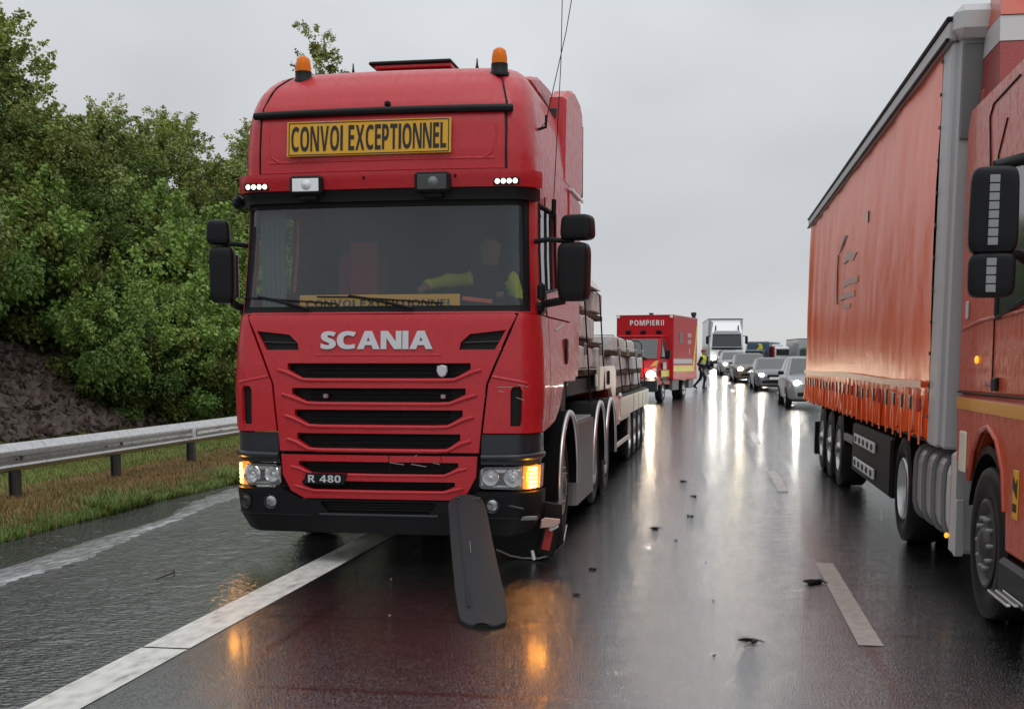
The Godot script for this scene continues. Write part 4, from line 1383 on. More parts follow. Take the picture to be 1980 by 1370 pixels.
	rd.prism(pv([1.75, 4.41, 3.6, 4.41, 3.6, 4.62, 3.3, 4.64, 2.6, 4.60, 2.1, 4.50]), Transform3D(Basis(Vector3(0, 0, -1), Vector3.UP, Vector3(1, 0, 0)), Vector3(-1.0, 0, 0)), 2.0, 0.03)
	part(t, "roof_deflector", rd, red)
	# ---- black corner above headlights, headlights, bumper
	for s in [0, 1]:
		var sg2: float = 1.0 - 2.0 * s
		var pl := pv([0.885, 0.885, 1.62, 0.885, 1.75, 0.95, 1.72, 1.14, 0.895, 1.14])
		cab_panel(t, "headlight_fairing", M.plastic_blue_black, pl if s == 0 else mir(pl), [], -0.05, -0.004, 0.07, 0.06)
		cab_bar(t, "fairing_ledge", M.plastic_blue_black, sg2 * 0.89, sg2 * 1.66, 0.945, 0.955, 0.0, 0.03)
		var hb := pv([0.868, 0.68, 1.60, 0.66, 1.66, 0.875, 0.868, 0.868])
		cab_panel(t, "headlight_housing", M.black, hb if s == 0 else mir(hb), [], -0.12, -0.075, 0.06, 0.06)
		var lens := pv([0.875, 0.70, 0.9, 0.683, 1.28, 0.675, 1.30, 0.70, 1.30, 0.86, 1.27, 0.872, 0.92, 0.866, 0.88, 0.84])
		var b := MB.new()
		for k in [[0.965, 0.775, 0.075], [1.165, 0.775, 0.085]]:
			var c := cab(sg2 * k[0], k[1]) + cab_n(sg2 * k[0], k[1]) * -0.02
			var nn := cab_n(sg2 * k[0], k[1])
			var bs := Basis.looking_at(-nn)
			b.lathe([Vector2(k[2], 0.0), Vector2(k[2] - 0.008, 0.008), Vector2(k[2] * 0.7, -0.03), Vector2(k[2] * 0.35, -0.055), Vector2(0.022, -0.05), Vector2(0.018, -0.02), Vector2(0.0, -0.015)], Transform3D(bs, c), 20)
		var hl := part(t, "headlight", b, M.chrome)
		b = MB.new()
		for k in [[1.07, 0.83, 0.16, 0.035], [1.07, 0.70, 0.18, 0.02], [1.26, 0.775, 0.03, 0.17], [0.895, 0.775, 0.02, 0.15]]:
			b.box(cab(sg2 * k[0], k[1]) + cab_n(sg2 * k[0], k[1]) * -0.035, Vector3(k[2], k[3], 0.02), 0.006, Basis.looking_at(-cab_n(sg2 * k[0], k[1])))
		part(hl, "headlight_trim", b, M.aluminium)
		b = MB.new()
		skin_panel(b, lens if s == 0 else mir(lens), [], 0.0069, 0.007, 0.06, 0.06)
		part(hl, "headlight_lens", b, M.lens)
		var am := pv([1.315, 0.675, 1.60, 0.672, 1.64, 0.865, 1.325, 0.868])
		cab_panel(t, "indicator_housing", M.amber_light, am if s == 0 else mir(am), [], -0.05, -0.01, 0.05, 0.05)
		b = MB.new()
		for i in 2:
			for j in 5:
				var u: float = sg2 * (1.375 + 0.065 * i)
				var y := 0.697 + 0.037 * j
				b.box(cab(u, y) + cab_n(u, y) * -0.004, Vector3(0.05, 0.027, 0.02), 0.005, Basis.looking_at(-cab_n(u, y)))
		part(t, "indicator_light", b, M.amber_core)
		var tail := pv([1.52, 0.672, 1.70, 0.672, 1.74, 0.865, 1.55, 0.868])
		cab_panel(t, "side_reflector", M.step_plate, tail if s == 0 else mir(tail), [], -0.03, 0.004, 0.05, 0.05)
		omni(t, "indicator_lamp", Color(1.0, 0.38, 0.04), 0.1, 0.045, cab(sg2 * 1.40, 0.775) + cab_n(sg2 * 1.40, 0.775) * 0.09)
	# bumper: black plastic, upper edge dipping to the intake, one deep lower lip
	var intake := pv([-0.44, 0.462, 0.44, 0.462, 0.51, 0.545, 0.50, 0.565, -0.50, 0.565, -0.51, 0.545])
	cab_panel(t, "bumper", M.plastic, pv([-1.62, 0.40, -1.4, 0.33, -1.1, 0.285, 1.1, 0.285, 1.4, 0.33, 1.62, 0.40, 1.68, 0.655, 0.86, 0.655, 0.79, 0.625, 0.68, 0.573, -0.68, 0.573, -0.79, 0.625, -0.86, 0.655, -1.68, 0.655]), [intake], -0.06, 0.03, 0.08, 0.05)
	cab_panel(t, "bumper_intake", M.black, intake, [], -0.05, -0.01)
	for k in 3: cab_bar(t, "intake_bar", M.plastic, -0.47, 0.47, 0.485 + 0.027 * k, 0.485 + 0.027 * k, 0.0, 0.006)
	cab_bar(t, "bumper_crease", M.plastic, -1.5, -0.60, 0.445, 0.435, 0.028, 0.009)
	cab_bar(t, "bumper_crease", M.plastic, 0.60, 1.2, 0.435, 0.44, 0.028, 0.009)
	cab_bar(t, "bumper_edge", M.plastic_blue_black, -0.52, 0.52, 0.452, 0.452, 0.034, 0.012)
	for k in [[-1.215, 0.548, 0], [-0.965, 0.548, 1], [0.985, 0.548, 1]]:
		var nn := cab_n(k[0], k[1])
		var xf := Transform3D(Basis.looking_at(-nn), cab(k[0], k[1]) + nn * 0.03)
		var b := MB.new()
		b.lathe([Vector2(0.066, 0.0), Vector2(0.064, 0.012), Vector2(0.054, 0.006), Vector2(0.052, -0.01)], xf, 20)
		var o := part(t, "fog_lamp", b, M.plastic_blue_black)
		b = MB.new()
		b.lathe([Vector2(0.052, 0.001), Vector2(0.04, 0.012), Vector2(0.02, 0.018), Vector2(0.0, 0.02)], xf, 18)
		part(o, "fog_lens", b, M.steel if k[2] else M.truck_glass)
	var rs := RandomNumberGenerator.new()
	rs.seed = 5
	for k in 9:   # scratches and chipped paint where the corner was hit
		var u := rs.randf_range(0.02, 0.5)
		var y := rs.randf_range(0.76, 0.97) if k < 5 else rs.randf_range(1.42, 1.6)
		if k >= 5: u = rs.randf_range(0.9, 1.2)
		cab_bar(t, "scratch", M.step_plate, u, u + rs.randf_range(0.03, 0.13), y, y + rs.randf_range(-0.03, 0.03), 0.0165 if y < 1.0 else 0.012, 0.003)
	cab_bar(t, "crack", M.black, 0.10, 0.12, 0.955, 0.78, 0.019, 0.004)
	cab_bar(t, "crack", M.black, 0.55, 0.57, 0.955, 0.82, 0.019, 0.003)
	# broken corner: bare bracket, crumpled liner, loose step plates
	part(t, "torn_bracket", box(cab(1.30, 0.43) + Vector3(0, 0, 0.045), Vector3(0.22, 0.035, 0.03), 0.006, Basis(Vector3.BACK, 0.06)), M.dull_grey)
	part(t, "torn_bracket", box(cab(1.20, 0.53) + Vector3(0, 0, 0.03), Vector3(0.14, 0.02, 0.03), 0.006, Basis(Vector3.BACK, -0.2)), M.plastic_blue_black)
	var pl2 := MB.new()
	pl2.prism(pv([-0.085, -0.04, 0.04, -0.035, 0.09, 0.0, 0.09, 0.035, -0.04, 0.05, -0.075, 0.03]), Transform3D(Basis(Vector3.UP, 0.35), Vector3(1.415, 0.355, -0.42)), 0.03, 0.006)
	part(t, "loose_step_plate", pl2, M.step_plate)
	part(t, "loose_step", box(Vector3(1.40, 0.21, -0.48), Vector3(0.15, 0.30, 0.05), 0.012, Basis(Vector3.BACK, -0.20)), M.black)
	part(t, "loose_reflector", box(Vector3(1.395, 0.205, -0.445), Vector3(0.075, 0.19, 0.02), 0.006, Basis(Vector3.BACK, -0.20)), M.seat_red)
	part(t, "step_clip", box(Vector3(1.45, 0.315, -0.44), Vector3(0.09, 0.04, 0.03), 0.01, Basis(Vector3.BACK, 0.5)), M.white_paint)
	part(t, "step_clip", box(Vector3(1.27, 0.065, -0.44), Vector3(0.03, 0.09, 0.02), 0.008, Basis(Vector3.BACK, 0.2)), M.white_paint)
	var ln := MB.new()
	ln.prism(pv([0.80, 0.36, 0.86, 0.12, 0.98, 0.05, 1.15, 0.012, 1.3, 0.012, 1.42, 0.05, 1.52, 0.16, 1.50, 0.5, 1.2, 0.55]), Transform3D(Basis(), Vector3(0, 0, -0.60)), 0.03, 0.008)
	part(t, "torn_liner", ln, M.plastic)
	part(t, "liner_edge", pipe([Vector3(0.92, 0.09, -0.56), Vector3(1.05, 0.035, -0.56), Vector3(1.15, 0.02, -0.56), Vector3(1.3, 0.02, -0.56), Vector3(1.42, 0.06, -0.58), Vector3(1.50, 0.14, -0.7), Vector3(1.49, 0.26, -1.0)], 0.011, 6), M.steel)
	# ---- mirrors on arms, both sides
	for s in [-1.0, 1.0]:
		var hx: float = s * (1.62 if s > 0 else 1.475)
		var zz := -0.42 if s > 0 else -0.30
		var q := MB.new()
		q.pod(Vector3(hx, 2.50, zz), Vector3(0.265 if s > 0 else 0.215, 0.49, 0.2), Basis(Vector3.UP, -s * 0.18), 0.32, 0.4, -0.03)
		var o := part(t, "mirror", q, M.plastic)
		part(o, "mirror_glass", box(Vector3(hx, 2.50, zz - 0.105), Vector3(0.2, 0.38, 0.01), 0.002, Basis(Vector3.UP, -s * 0.18)), M.chrome)
		q = MB.new()
		q.pod(Vector3(hx + s * 0.03, 2.87, zz), Vector3(0.275 if s > 0 else 0.2, 0.215, 0.18), Basis(Vector3.UP, -s * 0.25), 0.42, 0.4, 0.05)
		part(t, "wide_mirror", q, M.plastic)
		part(t, "mirror_arm", pipe([Vector3(s * 1.25, 2.76, -0.45), Vector3(s * 1.40, 2.775, zz), Vector3(hx, 2.755, zz)], 0.022, 8), M.plastic)
		part(t, "mirror_arm", pipe([Vector3(s * 1.28, 2.20, -0.5), Vector3(s * 1.36, 2.235, zz - 0.02), Vector3(hx - s * 0.08, 2.265, zz)], 0.035, 8), M.plastic)
		part(t, "mirror_foot", box(Vector3(s * 1.31, 2.20, -0.48), Vector3(0.12, 0.10, 0.2), 0.03), M.plastic)
	part(t, "kerb_mirror", box(Vector3(1.36, 2.33, -0.30), Vector3(0.07, 0.15, 0.09), 0.025), M.plastic)
	part(t, "visor_end", box(Vector3(-1.36, 3.14, -0.42), Vector3(0.1, 0.12, 0.16), 0.04), M.plastic)
	# whip aerials on the right side
	var ab := part(t, "whip_aerial", pipe([Vector3(1.27, 3.74, -0.72), Vector3(1.33, 3.80, -0.72), Vector3(1.50, 4.55, -0.74), Vector3(1.68, 5.6, -0.76)], 0.004, 5), M.black)
	part(ab, "aerial_foot", pipe([Vector3(1.22, 3.73, -0.72), Vector3(1.33, 3.76, -0.72), Vector3(1.335, 3.86, -0.72)], 0.013, 6), M.black)
	ab = part(t, "whip_aerial", pipe([Vector3(1.34, 3.16, -1.15), Vector3(1.40, 4.4, -1.17), Vector3(1.42, 5.6, -1.18)], 0.004, 5), M.black)
	part(ab, "aerial_foot", pipe([Vector3(1.30, 3.05, -1.15), Vector3(1.34, 3.06, -1.15), Vector3(1.345, 3.2, -1.15)], 0.022, 6), M.black)
	# ---- chassis, wheels, mudguards, side skirt
	part(t, "chassis", box(Vector3(0, 0.80, -4.0), Vector3(0.95, 0.32, 6.6), 0.02), M.black)
	part(t, "engine", box(Vector3(0, 0.98, -1.55), Vector3(1.3, 0.85, 1.9), 0.08), M.black)
	part(t, "added_shade_panel", box(Vector3(0, 0.42, -1.1), Vector3(1.7, 0.16, 1.5), 0.03), M.black)  # unseen panel added to keep sky light from under the cab
	part(t, "front_axle", pipe([Vector3(-1.0, 0.5, -1.95), Vector3(1.0, 0.5, -1.95)], 0.09, 8), M.black)
	part(t, "coupling", box(Vector3(0, 1.2, -5.3), Vector3(0.9, 0.16, 1.0), 0.04), M.black)
	part(t, "exhaust_stack", box(Vector3(0.2, 1.25, -2.95), Vector3(2.0, 0.8, 0.45), 0.05), M.black)
	for s in [-1.0, 1.0]:
		for k in [[-1.95, 1.33, 0.32, false], [-5.05, 1.32, 0.56, true], [-6.5, 1.32, 0.56, true]]:
			wheel(t, Vector3(s * k[1], 0.53, k[0]), 0.53, k[2], s, M.wheel_grey, k[3])
			var q := MB.new()
			arch(q, Vector3(s * (k[1] + 0.05), 0.56, k[0]), 0.66, 0.5 if k[2] < 0.5 else 0.64, s, -0.15 if k[2] < 0.5 else 0.0, PI + 0.1, 0.045)
			var o := part(t, "mudguard", q, M.plastic)
			q = MB.new()
			var path := []
			for e in 19:
				var a := lerpf(-0.2, PI + 0.1, e / 18.0)
				path.append(Vector3(s * (k[1] + 0.06), 0.56 + 0.69 * sin(a), k[0] + 0.69 * cos(a)))
			q.tube(path, 0.03, 0.03, 6)
			part(o, "mudguard_edge", q, M.aluminium)
		var sk := MB.new()   # ribbed metal side skirt between the axles
		var poly := PackedVector2Array()
		for i in 49:
			var f := i / 48.0
			poly.append(Vector2(lerpf(2.72, 4.36, f), 1.335 + 0.05 * pow(absf(sin(f * PI * 8.0)), 0.6)))
		poly.append(Vector2(4.36, 0.7)); poly.append(Vector2(2.72, 0.7))
		sk.prism(poly, Transform3D(Basis(Vector3(0, 0, -1), Vector3(s, 0, 0), Vector3.UP), Vector3(0, 0.24, 0)), 0.86, 0.0)
		part(t, "ribbed_skirt", sk, M.aluminium)
		part(t, "skirt_top", box(Vector3(s * 1.04, 1.115, -3.54), Vector3(0.62, 0.03, 1.62), 0.01), M.dull_grey)
	# ---- inside of the cab
	part(t, "dashboard", box(Vector3(0, 2.02, -0.62), Vector3(2.3, 0.26, 0.55), 0.06), M.interior)
	part(t, "cab_floor", box(Vector3(0, 1.50, -1.4), Vector3(2.4, 0.06, 2.2), 0.01), M.interior)
	part(t, "cabin_back", box(Vector3(0, 2.9, -2.4), Vector3(2.4, 2.7, 0.05), 0.01), M.interior)
	part(t, "cabin_ceiling", box(Vector3(0, 3.5, -1.5), Vector3(2.3, 0.05, 1.9), 0.01), M.interior)
	for x in [-0.62, 0.70]:
		var o := part(t, "seat", box(Vector3(x, 2.0, -1.42), Vector3(0.5, 0.16, 0.5), 0.05), M.seat_red if x < 0 else M.interior)
		part(o, "seat_back", box(Vector3(x, 2.42, -1.72), Vector3(0.48, 0.8, 0.16), 0.06, Basis(Vector3.RIGHT, -0.12)), M.seat_red if x < 0 else M.interior)
	part(t, "seat_curtain", box(Vector3(-0.45, 2.55, -1.2), Vector3(0.27, 0.62, 0.04), 0.01), M.seat_red)
	var cu := MB.new()
	var crow := []
	for j in 2:
		var line := PackedVector3Array()
		for i in 26:
			var f := i / 25.0
			line.append(Vector3(-1.16 + f * 0.20, 2.2 + 0.85 * j, -0.42 - f * 0.05 + 0.018 * sin(f * 30.0)))
		crow.append(line)
	cu.grid(crow)
	part(t, "window_curtain", cu, M.curtain)
	var wh := MB.new()
	var ring := []
	for i in 25: ring.append(Vector3(0.72, 2.30, -0.86) + Basis(Vector3.RIGHT, -0.9) * Vector3(cos(TAU * i / 24.0) * 0.23, sin(TAU * i / 24.0) * 0.23, 0))
	wh.tube(ring, 0.018, 0.018, 6)
	part(t, "steering_wheel", wh, M.black)
	return t

func cab_contents() -> void:
	var base := Transform3D(Basis(Vector3.UP, deg_to_rad(-0.8)), Vector3(-2.77, 0, -10.2))
	# yellow board leaning on the dashboard behind the windscreen
	var o := thing("sign_board", "yellow convoy board lying on the dashboard behind the windscreen", "sign", base * Vector3(0, 0, 0), deg_to_rad(-0.8))
	var b := Basis(Vector3.RIGHT, -0.10)
	var c := Vector3(-0.04, 2.255, -0.235)
	part(o, "board", box(c, Vector3(1.42, 0.125, 0.012), 0.003, b), M.sign_yellow)
	letters(holder(o, "board_letters"), "CONVOI EXCEPTIONNEL", M.black_print, 1.30, 0.062, c + b * Vector3(0, -0.012, 0.0075), b, 0.003, 0.13, 0.26)
	part(o, "orange_label", box(c + Vector3(0.86, 0.01, 0.0), Vector3(0.26, 0.035, 0.01), 0.003, b * Basis(Vector3.BACK, -0.12)), M.orange_red_paint)
	# the person at the wheel
	var jacket := Color(0.02, 0.025, 0.04)
	var vis := Color(0.62, 0.78, 0.06)
	var skin_c := Color(0.33, 0.19, 0.13)
	var p := Vector3(0.72, 2.06, -1.36)
	var bones := [
		[p + Vector3(0, 0.05, 0), p + Vector3(0, 0.30, -0.03), 0.165, 0.175, jacket],
		[p + Vector3(-0.13, 0.47, -0.03), p + Vector3(0.13, 0.47, -0.03), 0.085, 0.085, jacket],
		[p + Vector3(0, 0.30, -0.03), p + Vector3(0, 0.50, -0.03), 0.17, 0.10, jacket],
		[p + Vector3(0, 0.52, -0.02), p + Vector3(0, 0.61, 0.0), 0.058, 0.055, skin_c],
		[p + Vector3(0, 0.67, 0.02), p + Vector3(0, 0.76, 0.0), 0.085, 0.098, skin_c],
		[p + Vector3(0, 0.70, 0.10), p + Vector3(0, 0.675, 0.118), 0.014, 0.018, skin_c],
		[p + Vector3(-0.2, 0.45, -0.02), p + Vector3(-0.36, 0.43, 0.16), 0.068, 0.06, vis],
		[p + Vector3(-0.36, 0.43, 0.16), p + Vector3(-0.50, 0.38, 0.40), 0.06, 0.046, vis],
		[p + Vector3(-0.50, 0.38, 0.40), p + Vector3(-0.55, 0.33, 0.47), 0.036, 0.034, skin_c],
		[p + Vector3(0.2, 0.45, -0.02), p + Vector3(0.30, 0.2, 0.1), 0.066, 0.056, vis],
		[p + Vector3(0.30, 0.2, 0.1), p + Vector3(0.20, 0.26, 0.40), 0.055, 0.042, jacket],
		[p + Vector3(0.20, 0.26, 0.40), p + Vector3(0.17, 0.28, 0.46), 0.036, 0.034, skin_c],
		[p + Vector3(-0.10, 0.0, 0.0), p + Vector3(-0.14, 0.03, 0.42), 0.105, 0.08, Color(0.012, 0.013, 0.018)],
		[p + Vector3(0.10, 0.0, 0.0), p + Vector3(0.14, 0.03, 0.42), 0.105, 0.08, Color(0.012, 0.013, 0.018)]]
	var person := thing("person", "person in dark jacket with yellow sleeves sitting behind the truck's windscreen", "person", base.origin, deg_to_rad(-0.8))
	part(person, "body", skin(bones, 0.016, 0.05), M.figure)
	var hair := MB.new()
	hair.ball(p + Vector3(0, 0.785, -0.015), Vector3(0.103, 0.085, 0.108), 8, 12)
	part(person, "hair", hair, M.black)

# ---------------------------------------------------------------- low-bed trailer behind the red truck and its load
func low_trailer() -> void:
	var base := Transform3D(Basis(Vector3.UP, deg_to_rad(-0.8)), Vector3(-2.77, 0, -10.2))
	var t := thing("low_trailer", "red low-bed trailer with white reflective boards coupled behind the red truck", "trailer", base.origin, deg_to_rad(-0.8))
	part(t, "gooseneck", box(Vector3(0, 1.44, -6.3), Vector3(2.2, 0.22, 4.6), 0.02), M.black)
	for s in [-1.0, 1.0]:
		var q := MB.new()
		q.prism(pv([6.35, 1.36, 7.9, 1.36, 8.45, 1.12, 8.75, 1.12, 8.75, 1.62, 8.5, 1.68, 6.35, 1.68]), Transform3D(Basis(Vector3(0, 0, -1), Vector3.UP, Vector3(s, 0, 0)), Vector3(s * 1.20, 0, 0)), 0.05, 0.01)
		part(t, "neck_plate", q, M.reflective_cream)
		for k in 2:
			var ringp := []
			for i in 17: ringp.append(Vector3(s * 1.265, 1.52 + 0.085 * sin(TAU * i / 16.0), -7.35 - 0.09 * k + 0.03 * cos(TAU * i / 16.0)))
			part(t, "lashing_ring", pipe(ringp, 0.014, 6), M.black)
		part(t, "side_lamp", box(Vector3(s * 1.24, 1.5, -5.95), Vector3(0.03, 0.16, 0.06), 0.01), M.white_paint)
		part(t, "red_side_panel", box(Vector3(s * 1.26, 1.0, -8.4), Vector3(0.05, 0.44, 1.5), 0.015), M.red_paint)
		var z := -9.25
		for k in 5:
			var L: float = [2.6, 1.0, 0.9, 0.8, 0.7][k]
			part(t, "reflective_board", box(Vector3(s * 1.27, 1.02, z - L * 0.5), Vector3(0.04, 0.31, L), 0.008), M.reflective_cream)
			z -= L + 0.22
		# white-edged frame under the deck
		for e in [[0.84, 8.5, 11.4, true], [0.46, 8.5, 11.4, true]]:
			part(t, "frame_rail", box(Vector3(s * 1.25, e[0], -(e[1] + e[2]) * 0.5), Vector3(0.04, 0.07, e[2] - e[1]), 0.008), M.reflective_cream)
		for zz in [-8.53, -11.37]:
			part(t, "frame_post", box(Vector3(s * 1.25, 0.65, zz), Vector3(0.04, 0.31, 0.07), 0.008), M.reflective_cream)
		for k in 4:
			wheel(t, Vector3(s * 1.22, 0.42 + road_y(-22.2 - k * 1.2), -12.0 - k * 1.2), 0.42, 0.5, s, M.steel, true)
		var lp := MB.new()
		lp.ball(Vector3(s * 1.30, 1.22, -8.95), Vector3(0.03, 0.05, 0.07), 6, 10)
		part(t, "side_marker", lp, M.white_paint)
		lp = MB.new()
		lp.ball(Vector3(s * 1.29, 0.86, -8.9), Vector3(0.03, 0.04, 0.05), 6, 10)
		part(t, "side_marker", lp, M.white_paint)
	part(t, "deck", box(Vector3(0, 1.07, -12.5), Vector3(2.46, 0.26, 8.2), 0.015), M.black)
	part(t, "headboard", box(Vector3(0, 1.3, -8.62), Vector3(2.3, 0.36, 0.08), 0.01), M.red_paint)
	# load: slabs in layers on timbers, two stacks
	var r := RandomNumberGenerator.new()
	r.seed = 21
	var slab: Node3D = null
	var beam: Node3D = null
	for st in 2:
		var y: float = [1.56, 1.21][st]
		for layer in 3:
			var z0: float = [-4.5, -9.15][st]
			var z1: float = [-7.75, -16.2][st]
			for s in [-1.03, 1.03]:
				var o: Node3D
				var at := base * Vector3(s, y + 0.035, (z0 + z1) * 0.5)
				var lb: String = ["tall stack behind the cab", "long low stack on the trailer"][st]
				lb = ["left", "right"][0 if s < 0.0 else 1] + " timber under the " + ["bottom", "middle", "top"][layer] + " slab layer of the " + lb
				o = thing("timber_bearer", lb, "timber", at, deg_to_rad(-0.8), ["timber bearers in the tall stack", "timber bearers in the long stack"][st])
				part(o, "beam", box(Vector3.ZERO, Vector3(0.2, 0.07, z0 - z1 + 0.1), 0.008), M.timber)
			var hh: float = [0.28, 0.235][st]
			y += [0.09, 0.07][st]
			var n: int = [3, 7][st]
			var step := (z0 - z1) / n
			for k in n:
				var at := base * Vector3(r.randf_range(-0.09, 0.09), y + hh * 0.5 + 0.004, z0 - step * (k + 0.5))
				if st == 1 and layer == 2 and k in [3, 6]: continue
				var lb: String = ["bottom", "middle", "top"][layer] + " layer grey concrete slab in the " + ["tall stack right behind the red cab", "long low stack on the trailer deck"][st]
				var gr: String = ["bottom", "middle", "top"][layer] + " layer slabs of the " + ["tall stack", "long stack"][st]
				var o := thing("concrete_slab", lb, "slab", at, deg_to_rad(-0.8 + r.randf_range(-1.6, 1.6)), gr)
				var b := MB.new()
				for q in 3:
					b.box(Vector3(0, 0, (q - 1) * step * 0.31), Vector3(2.2, hh - 0.012 * ((q + k) % 2), step * 0.285), 0.018)
				part(o, "slab_block", b, M.concrete)
			y += hh + 0.008
	# loose top piece on the tall stack
	var tp := thing("concrete_wedge", "pale slanted concrete piece on top of the tall stack behind the cab", "slab", base * Vector3(0.15, 2.70, -6.4), deg_to_rad(-0.8))
	var b2 := MB.new()
	b2.prism(pv([-1.0, 0.0, 1.0, 0.0, 0.72, 0.36, -0.9, 0.36]), Transform3D(Basis(), Vector3(0, 0.02, -1.0)), 2.0, 0.02)
	part(tp, "block", b2, M.concrete)
	for k in 6:
		var z: float = [-5.1, -7.0, -9.9, -11.6, -13.6, -15.5][k]
		var yt: float = [2.71, 2.71, 2.16, 2.16, 2.16, 2.16][k]
		var st := thing("lashing_strap", ["first", "second", "third", "fourth", "fifth", "last"][k] + " dark ratchet strap behind the cab, over the " + ["tall", "tall", "long", "long", "long", "long"][k] + " slab stack", "strap", base * Vector3(0, 0, z), deg_to_rad(-0.8), "lashing straps over the slabs")
		part(st, "strap", pipe([Vector3(-1.26, 1.25, 0), Vector3(-1.17, yt - 0.06, 0), Vector3(-1.1, yt, 0), Vector3(1.1, yt, 0), Vector3(1.17, yt - 0.06, 0), Vector3(1.27, 1.25, 0.12)], 0.011, 6), M.black)
		part(st, "ratchet", box(Vector3(1.2, 1.9, 0.04), Vector3(0.05, 0.14, 0.07), 0.01), M.steel)

# ---------------------------------------------------------------- fire service box van
func fire_van() -> void:
	var t := thing("fire_van", "red fire service box van with yellow stripe and lit headlight", "van", Vector3(-2.80, road_y(-46) - 0.01, -45.2), deg_to_rad(-11.0))
	var red: Material = M.fire_red
	# local: front of bonnet at z 0, rear at z -6.4, width 2.16
	part(t, "box_body", box(Vector3(0, 1.98, -4.2), Vector3(2.2, 2.42, 4.4), 0.05), red)
	part(t, "roof_rim", box(Vector3(0, 3.17, -4.2), Vector3(2.22, 0.05, 4.42), 0.012), M.dark_red_paint)
	var q := MB.new()
	# cab: lofted profile, windscreen sloping back
	q.hexa([Vector3(-0.95, 0.62, 0.02), Vector3(0.95, 0.62, 0.02), Vector3(0.98, 0.62, -2.05), Vector3(-0.98, 0.62, -2.05), Vector3(-0.86, 1.22, -0.06), Vector3(0.86, 1.22, -0.06), Vector3(0.97, 1.38, -2.05), Vector3(-0.97, 1.38, -2.05)])
	q.hexa([Vector3(-0.86, 1.22, -0.06), Vector3(0.86, 1.22, -0.06), Vector3(0.97, 1.38, -2.05), Vector3(-0.97, 1.38, -2.05), Vector3(-0.90, 1.50, -0.62), Vector3(0.90, 1.50, -0.62), Vector3(0.95, 1.56, -2.05), Vector3(-0.95, 1.56, -2.05)])
	q.hexa([Vector3(-0.90, 1.50, -0.62), Vector3(0.90, 1.50, -0.62), Vector3(0.95, 1.56, -2.05), Vector3(-0.95, 1.56, -2.05), Vector3(-0.80, 2.34, -1.25), Vector3(0.80, 2.34, -1.25), Vector3(0.84, 2.36, -2.05), Vector3(-0.84, 2.36, -2.05)])
	part(t, "cab", q, red)
	part(t, "cab_roof", box(Vector3(0, 2.38, -1.68), Vector3(1.72, 0.09, 0.95), 0.04), red)
	var ws := MB.new()
	ws.hexa([Vector3(-0.80, 1.55, -0.655), Vector3(0.80, 1.55, -0.655), Vector3(0.80, 1.55, -0.70), Vector3(-0.80, 1.55, -0.70), Vector3(-0.72, 2.27, -1.19), Vector3(0.72, 2.27, -1.19), Vector3(0.72, 2.27, -1.23), Vector3(-0.72, 2.27, -1.23)])
	var wo := part(t, "windscreen", ws, M.car_glass)
	wo.position = Vector3(0, 0.01, 0.03)
	part(t, "wiper", pipe([Vector3(-0.35, 1.87, -0.83), Vector3(0.1, 1.70, -0.70), Vector3(0.42, 1.55, -0.60)], 0.022, 6), M.black)
	part(t, "wiper", pipe([Vector3(-0.75, 1.72, -0.74), Vector3(-0.4, 1.58, -0.64)], 0.02, 6), M.black)
	part(t, "bumper", box(Vector3(0, 0.60, 0.0), Vector3(1.98, 0.46, 0.34), 0.07), M.plastic_blue_black)
	part(t, "grille", box(Vector3(0, 1.0, 0.0), Vector3(0.75, 0.30, 0.1), 0.02), M.black)
	part(t, "number_plate", box(Vector3(0, 0.55, 0.185), Vector3(0.5, 0.11, 0.015), 0.003), M.white_paint)
	for s in [-1.0, 1.0]:
		var hl := MB.new()
		hl.hexa([Vector3(s * 0.92, 0.88, 0.02), Vector3(s * 0.52, 0.88, 0.06), Vector3(s * 0.52, 0.9, -0.1), Vector3(s * 0.92, 0.88, -0.14), Vector3(s * 0.90, 1.22, -0.08), Vector3(s * 0.68, 1.16, 0.0), Vector3(s * 0.68, 1.16, -0.1), Vector3(s * 0.90, 1.22, -0.2)])
		part(t, "headlight", hl, M.chrome)
		var bulb := MB.new()
		bulb.ball(Vector3(s * 0.74, 1.0, 0.05), Vector3(0.15, 0.13, 0.05), 8, 12)
		part(t, "headlight_lamp", bulb, M.warm_head_light)
		spot(t, "headlight_beam", Color(1.0, 0.84, 0.6), 0.5, 0.1, Vector3(s * 0.74, 1.0, 0.14), Vector3(0, -0.05, 1.0))
		# yellow flash over the wing, door and side windows, mirrors
		var f := MB.new()
		f.hexa([Vector3(s * 0.885, 1.20, -0.07), Vector3(s * 0.60, 1.19, -0.03), Vector3(s * 0.60, 1.18, -0.08), Vector3(s * 0.88, 1.18, -0.12), Vector3(s * 0.885, 1.50, -0.55), Vector3(s * 0.78, 1.48, -0.50), Vector3(s * 0.78, 1.46, -0.55), Vector3(s * 0.88, 1.46, -0.6)])
		part(t, "bonnet_flash", f, M.stripe_amber)
		var w := MB.new()
		w.hexa([Vector3(s * 0.945, 1.56, -0.86), Vector3(s * 0.955, 1.58, -1.85), Vector3(s * 0.93, 1.58, -1.85), Vector3(s * 0.92, 1.56, -0.86), Vector3(s * 0.865, 2.22, -1.30), Vector3(s * 0.87, 2.24, -1.85), Vector3(s * 0.84, 2.24, -1.85), Vector3(s * 0.84, 2.22, -1.30)])
		part(t, "side_window", w, M.car_glass)
		part(t, "mirror", box(Vector3(s * 1.16, 1.72, -0.82), Vector3(0.2, 0.36, 0.14), 0.05), M.plastic)
		part(t, "mirror_arm", pipe([Vector3(s * 0.93, 1.60, -0.85), Vector3(s * 1.12, 1.60, -0.82)], 0.03, 6), M.plastic)
		part(t, "door_badge", box(Vector3(s * 0.985, 1.30, -1.1), Vector3(0.02, 0.26, 0.5), 0.01), M.stripe_silver)
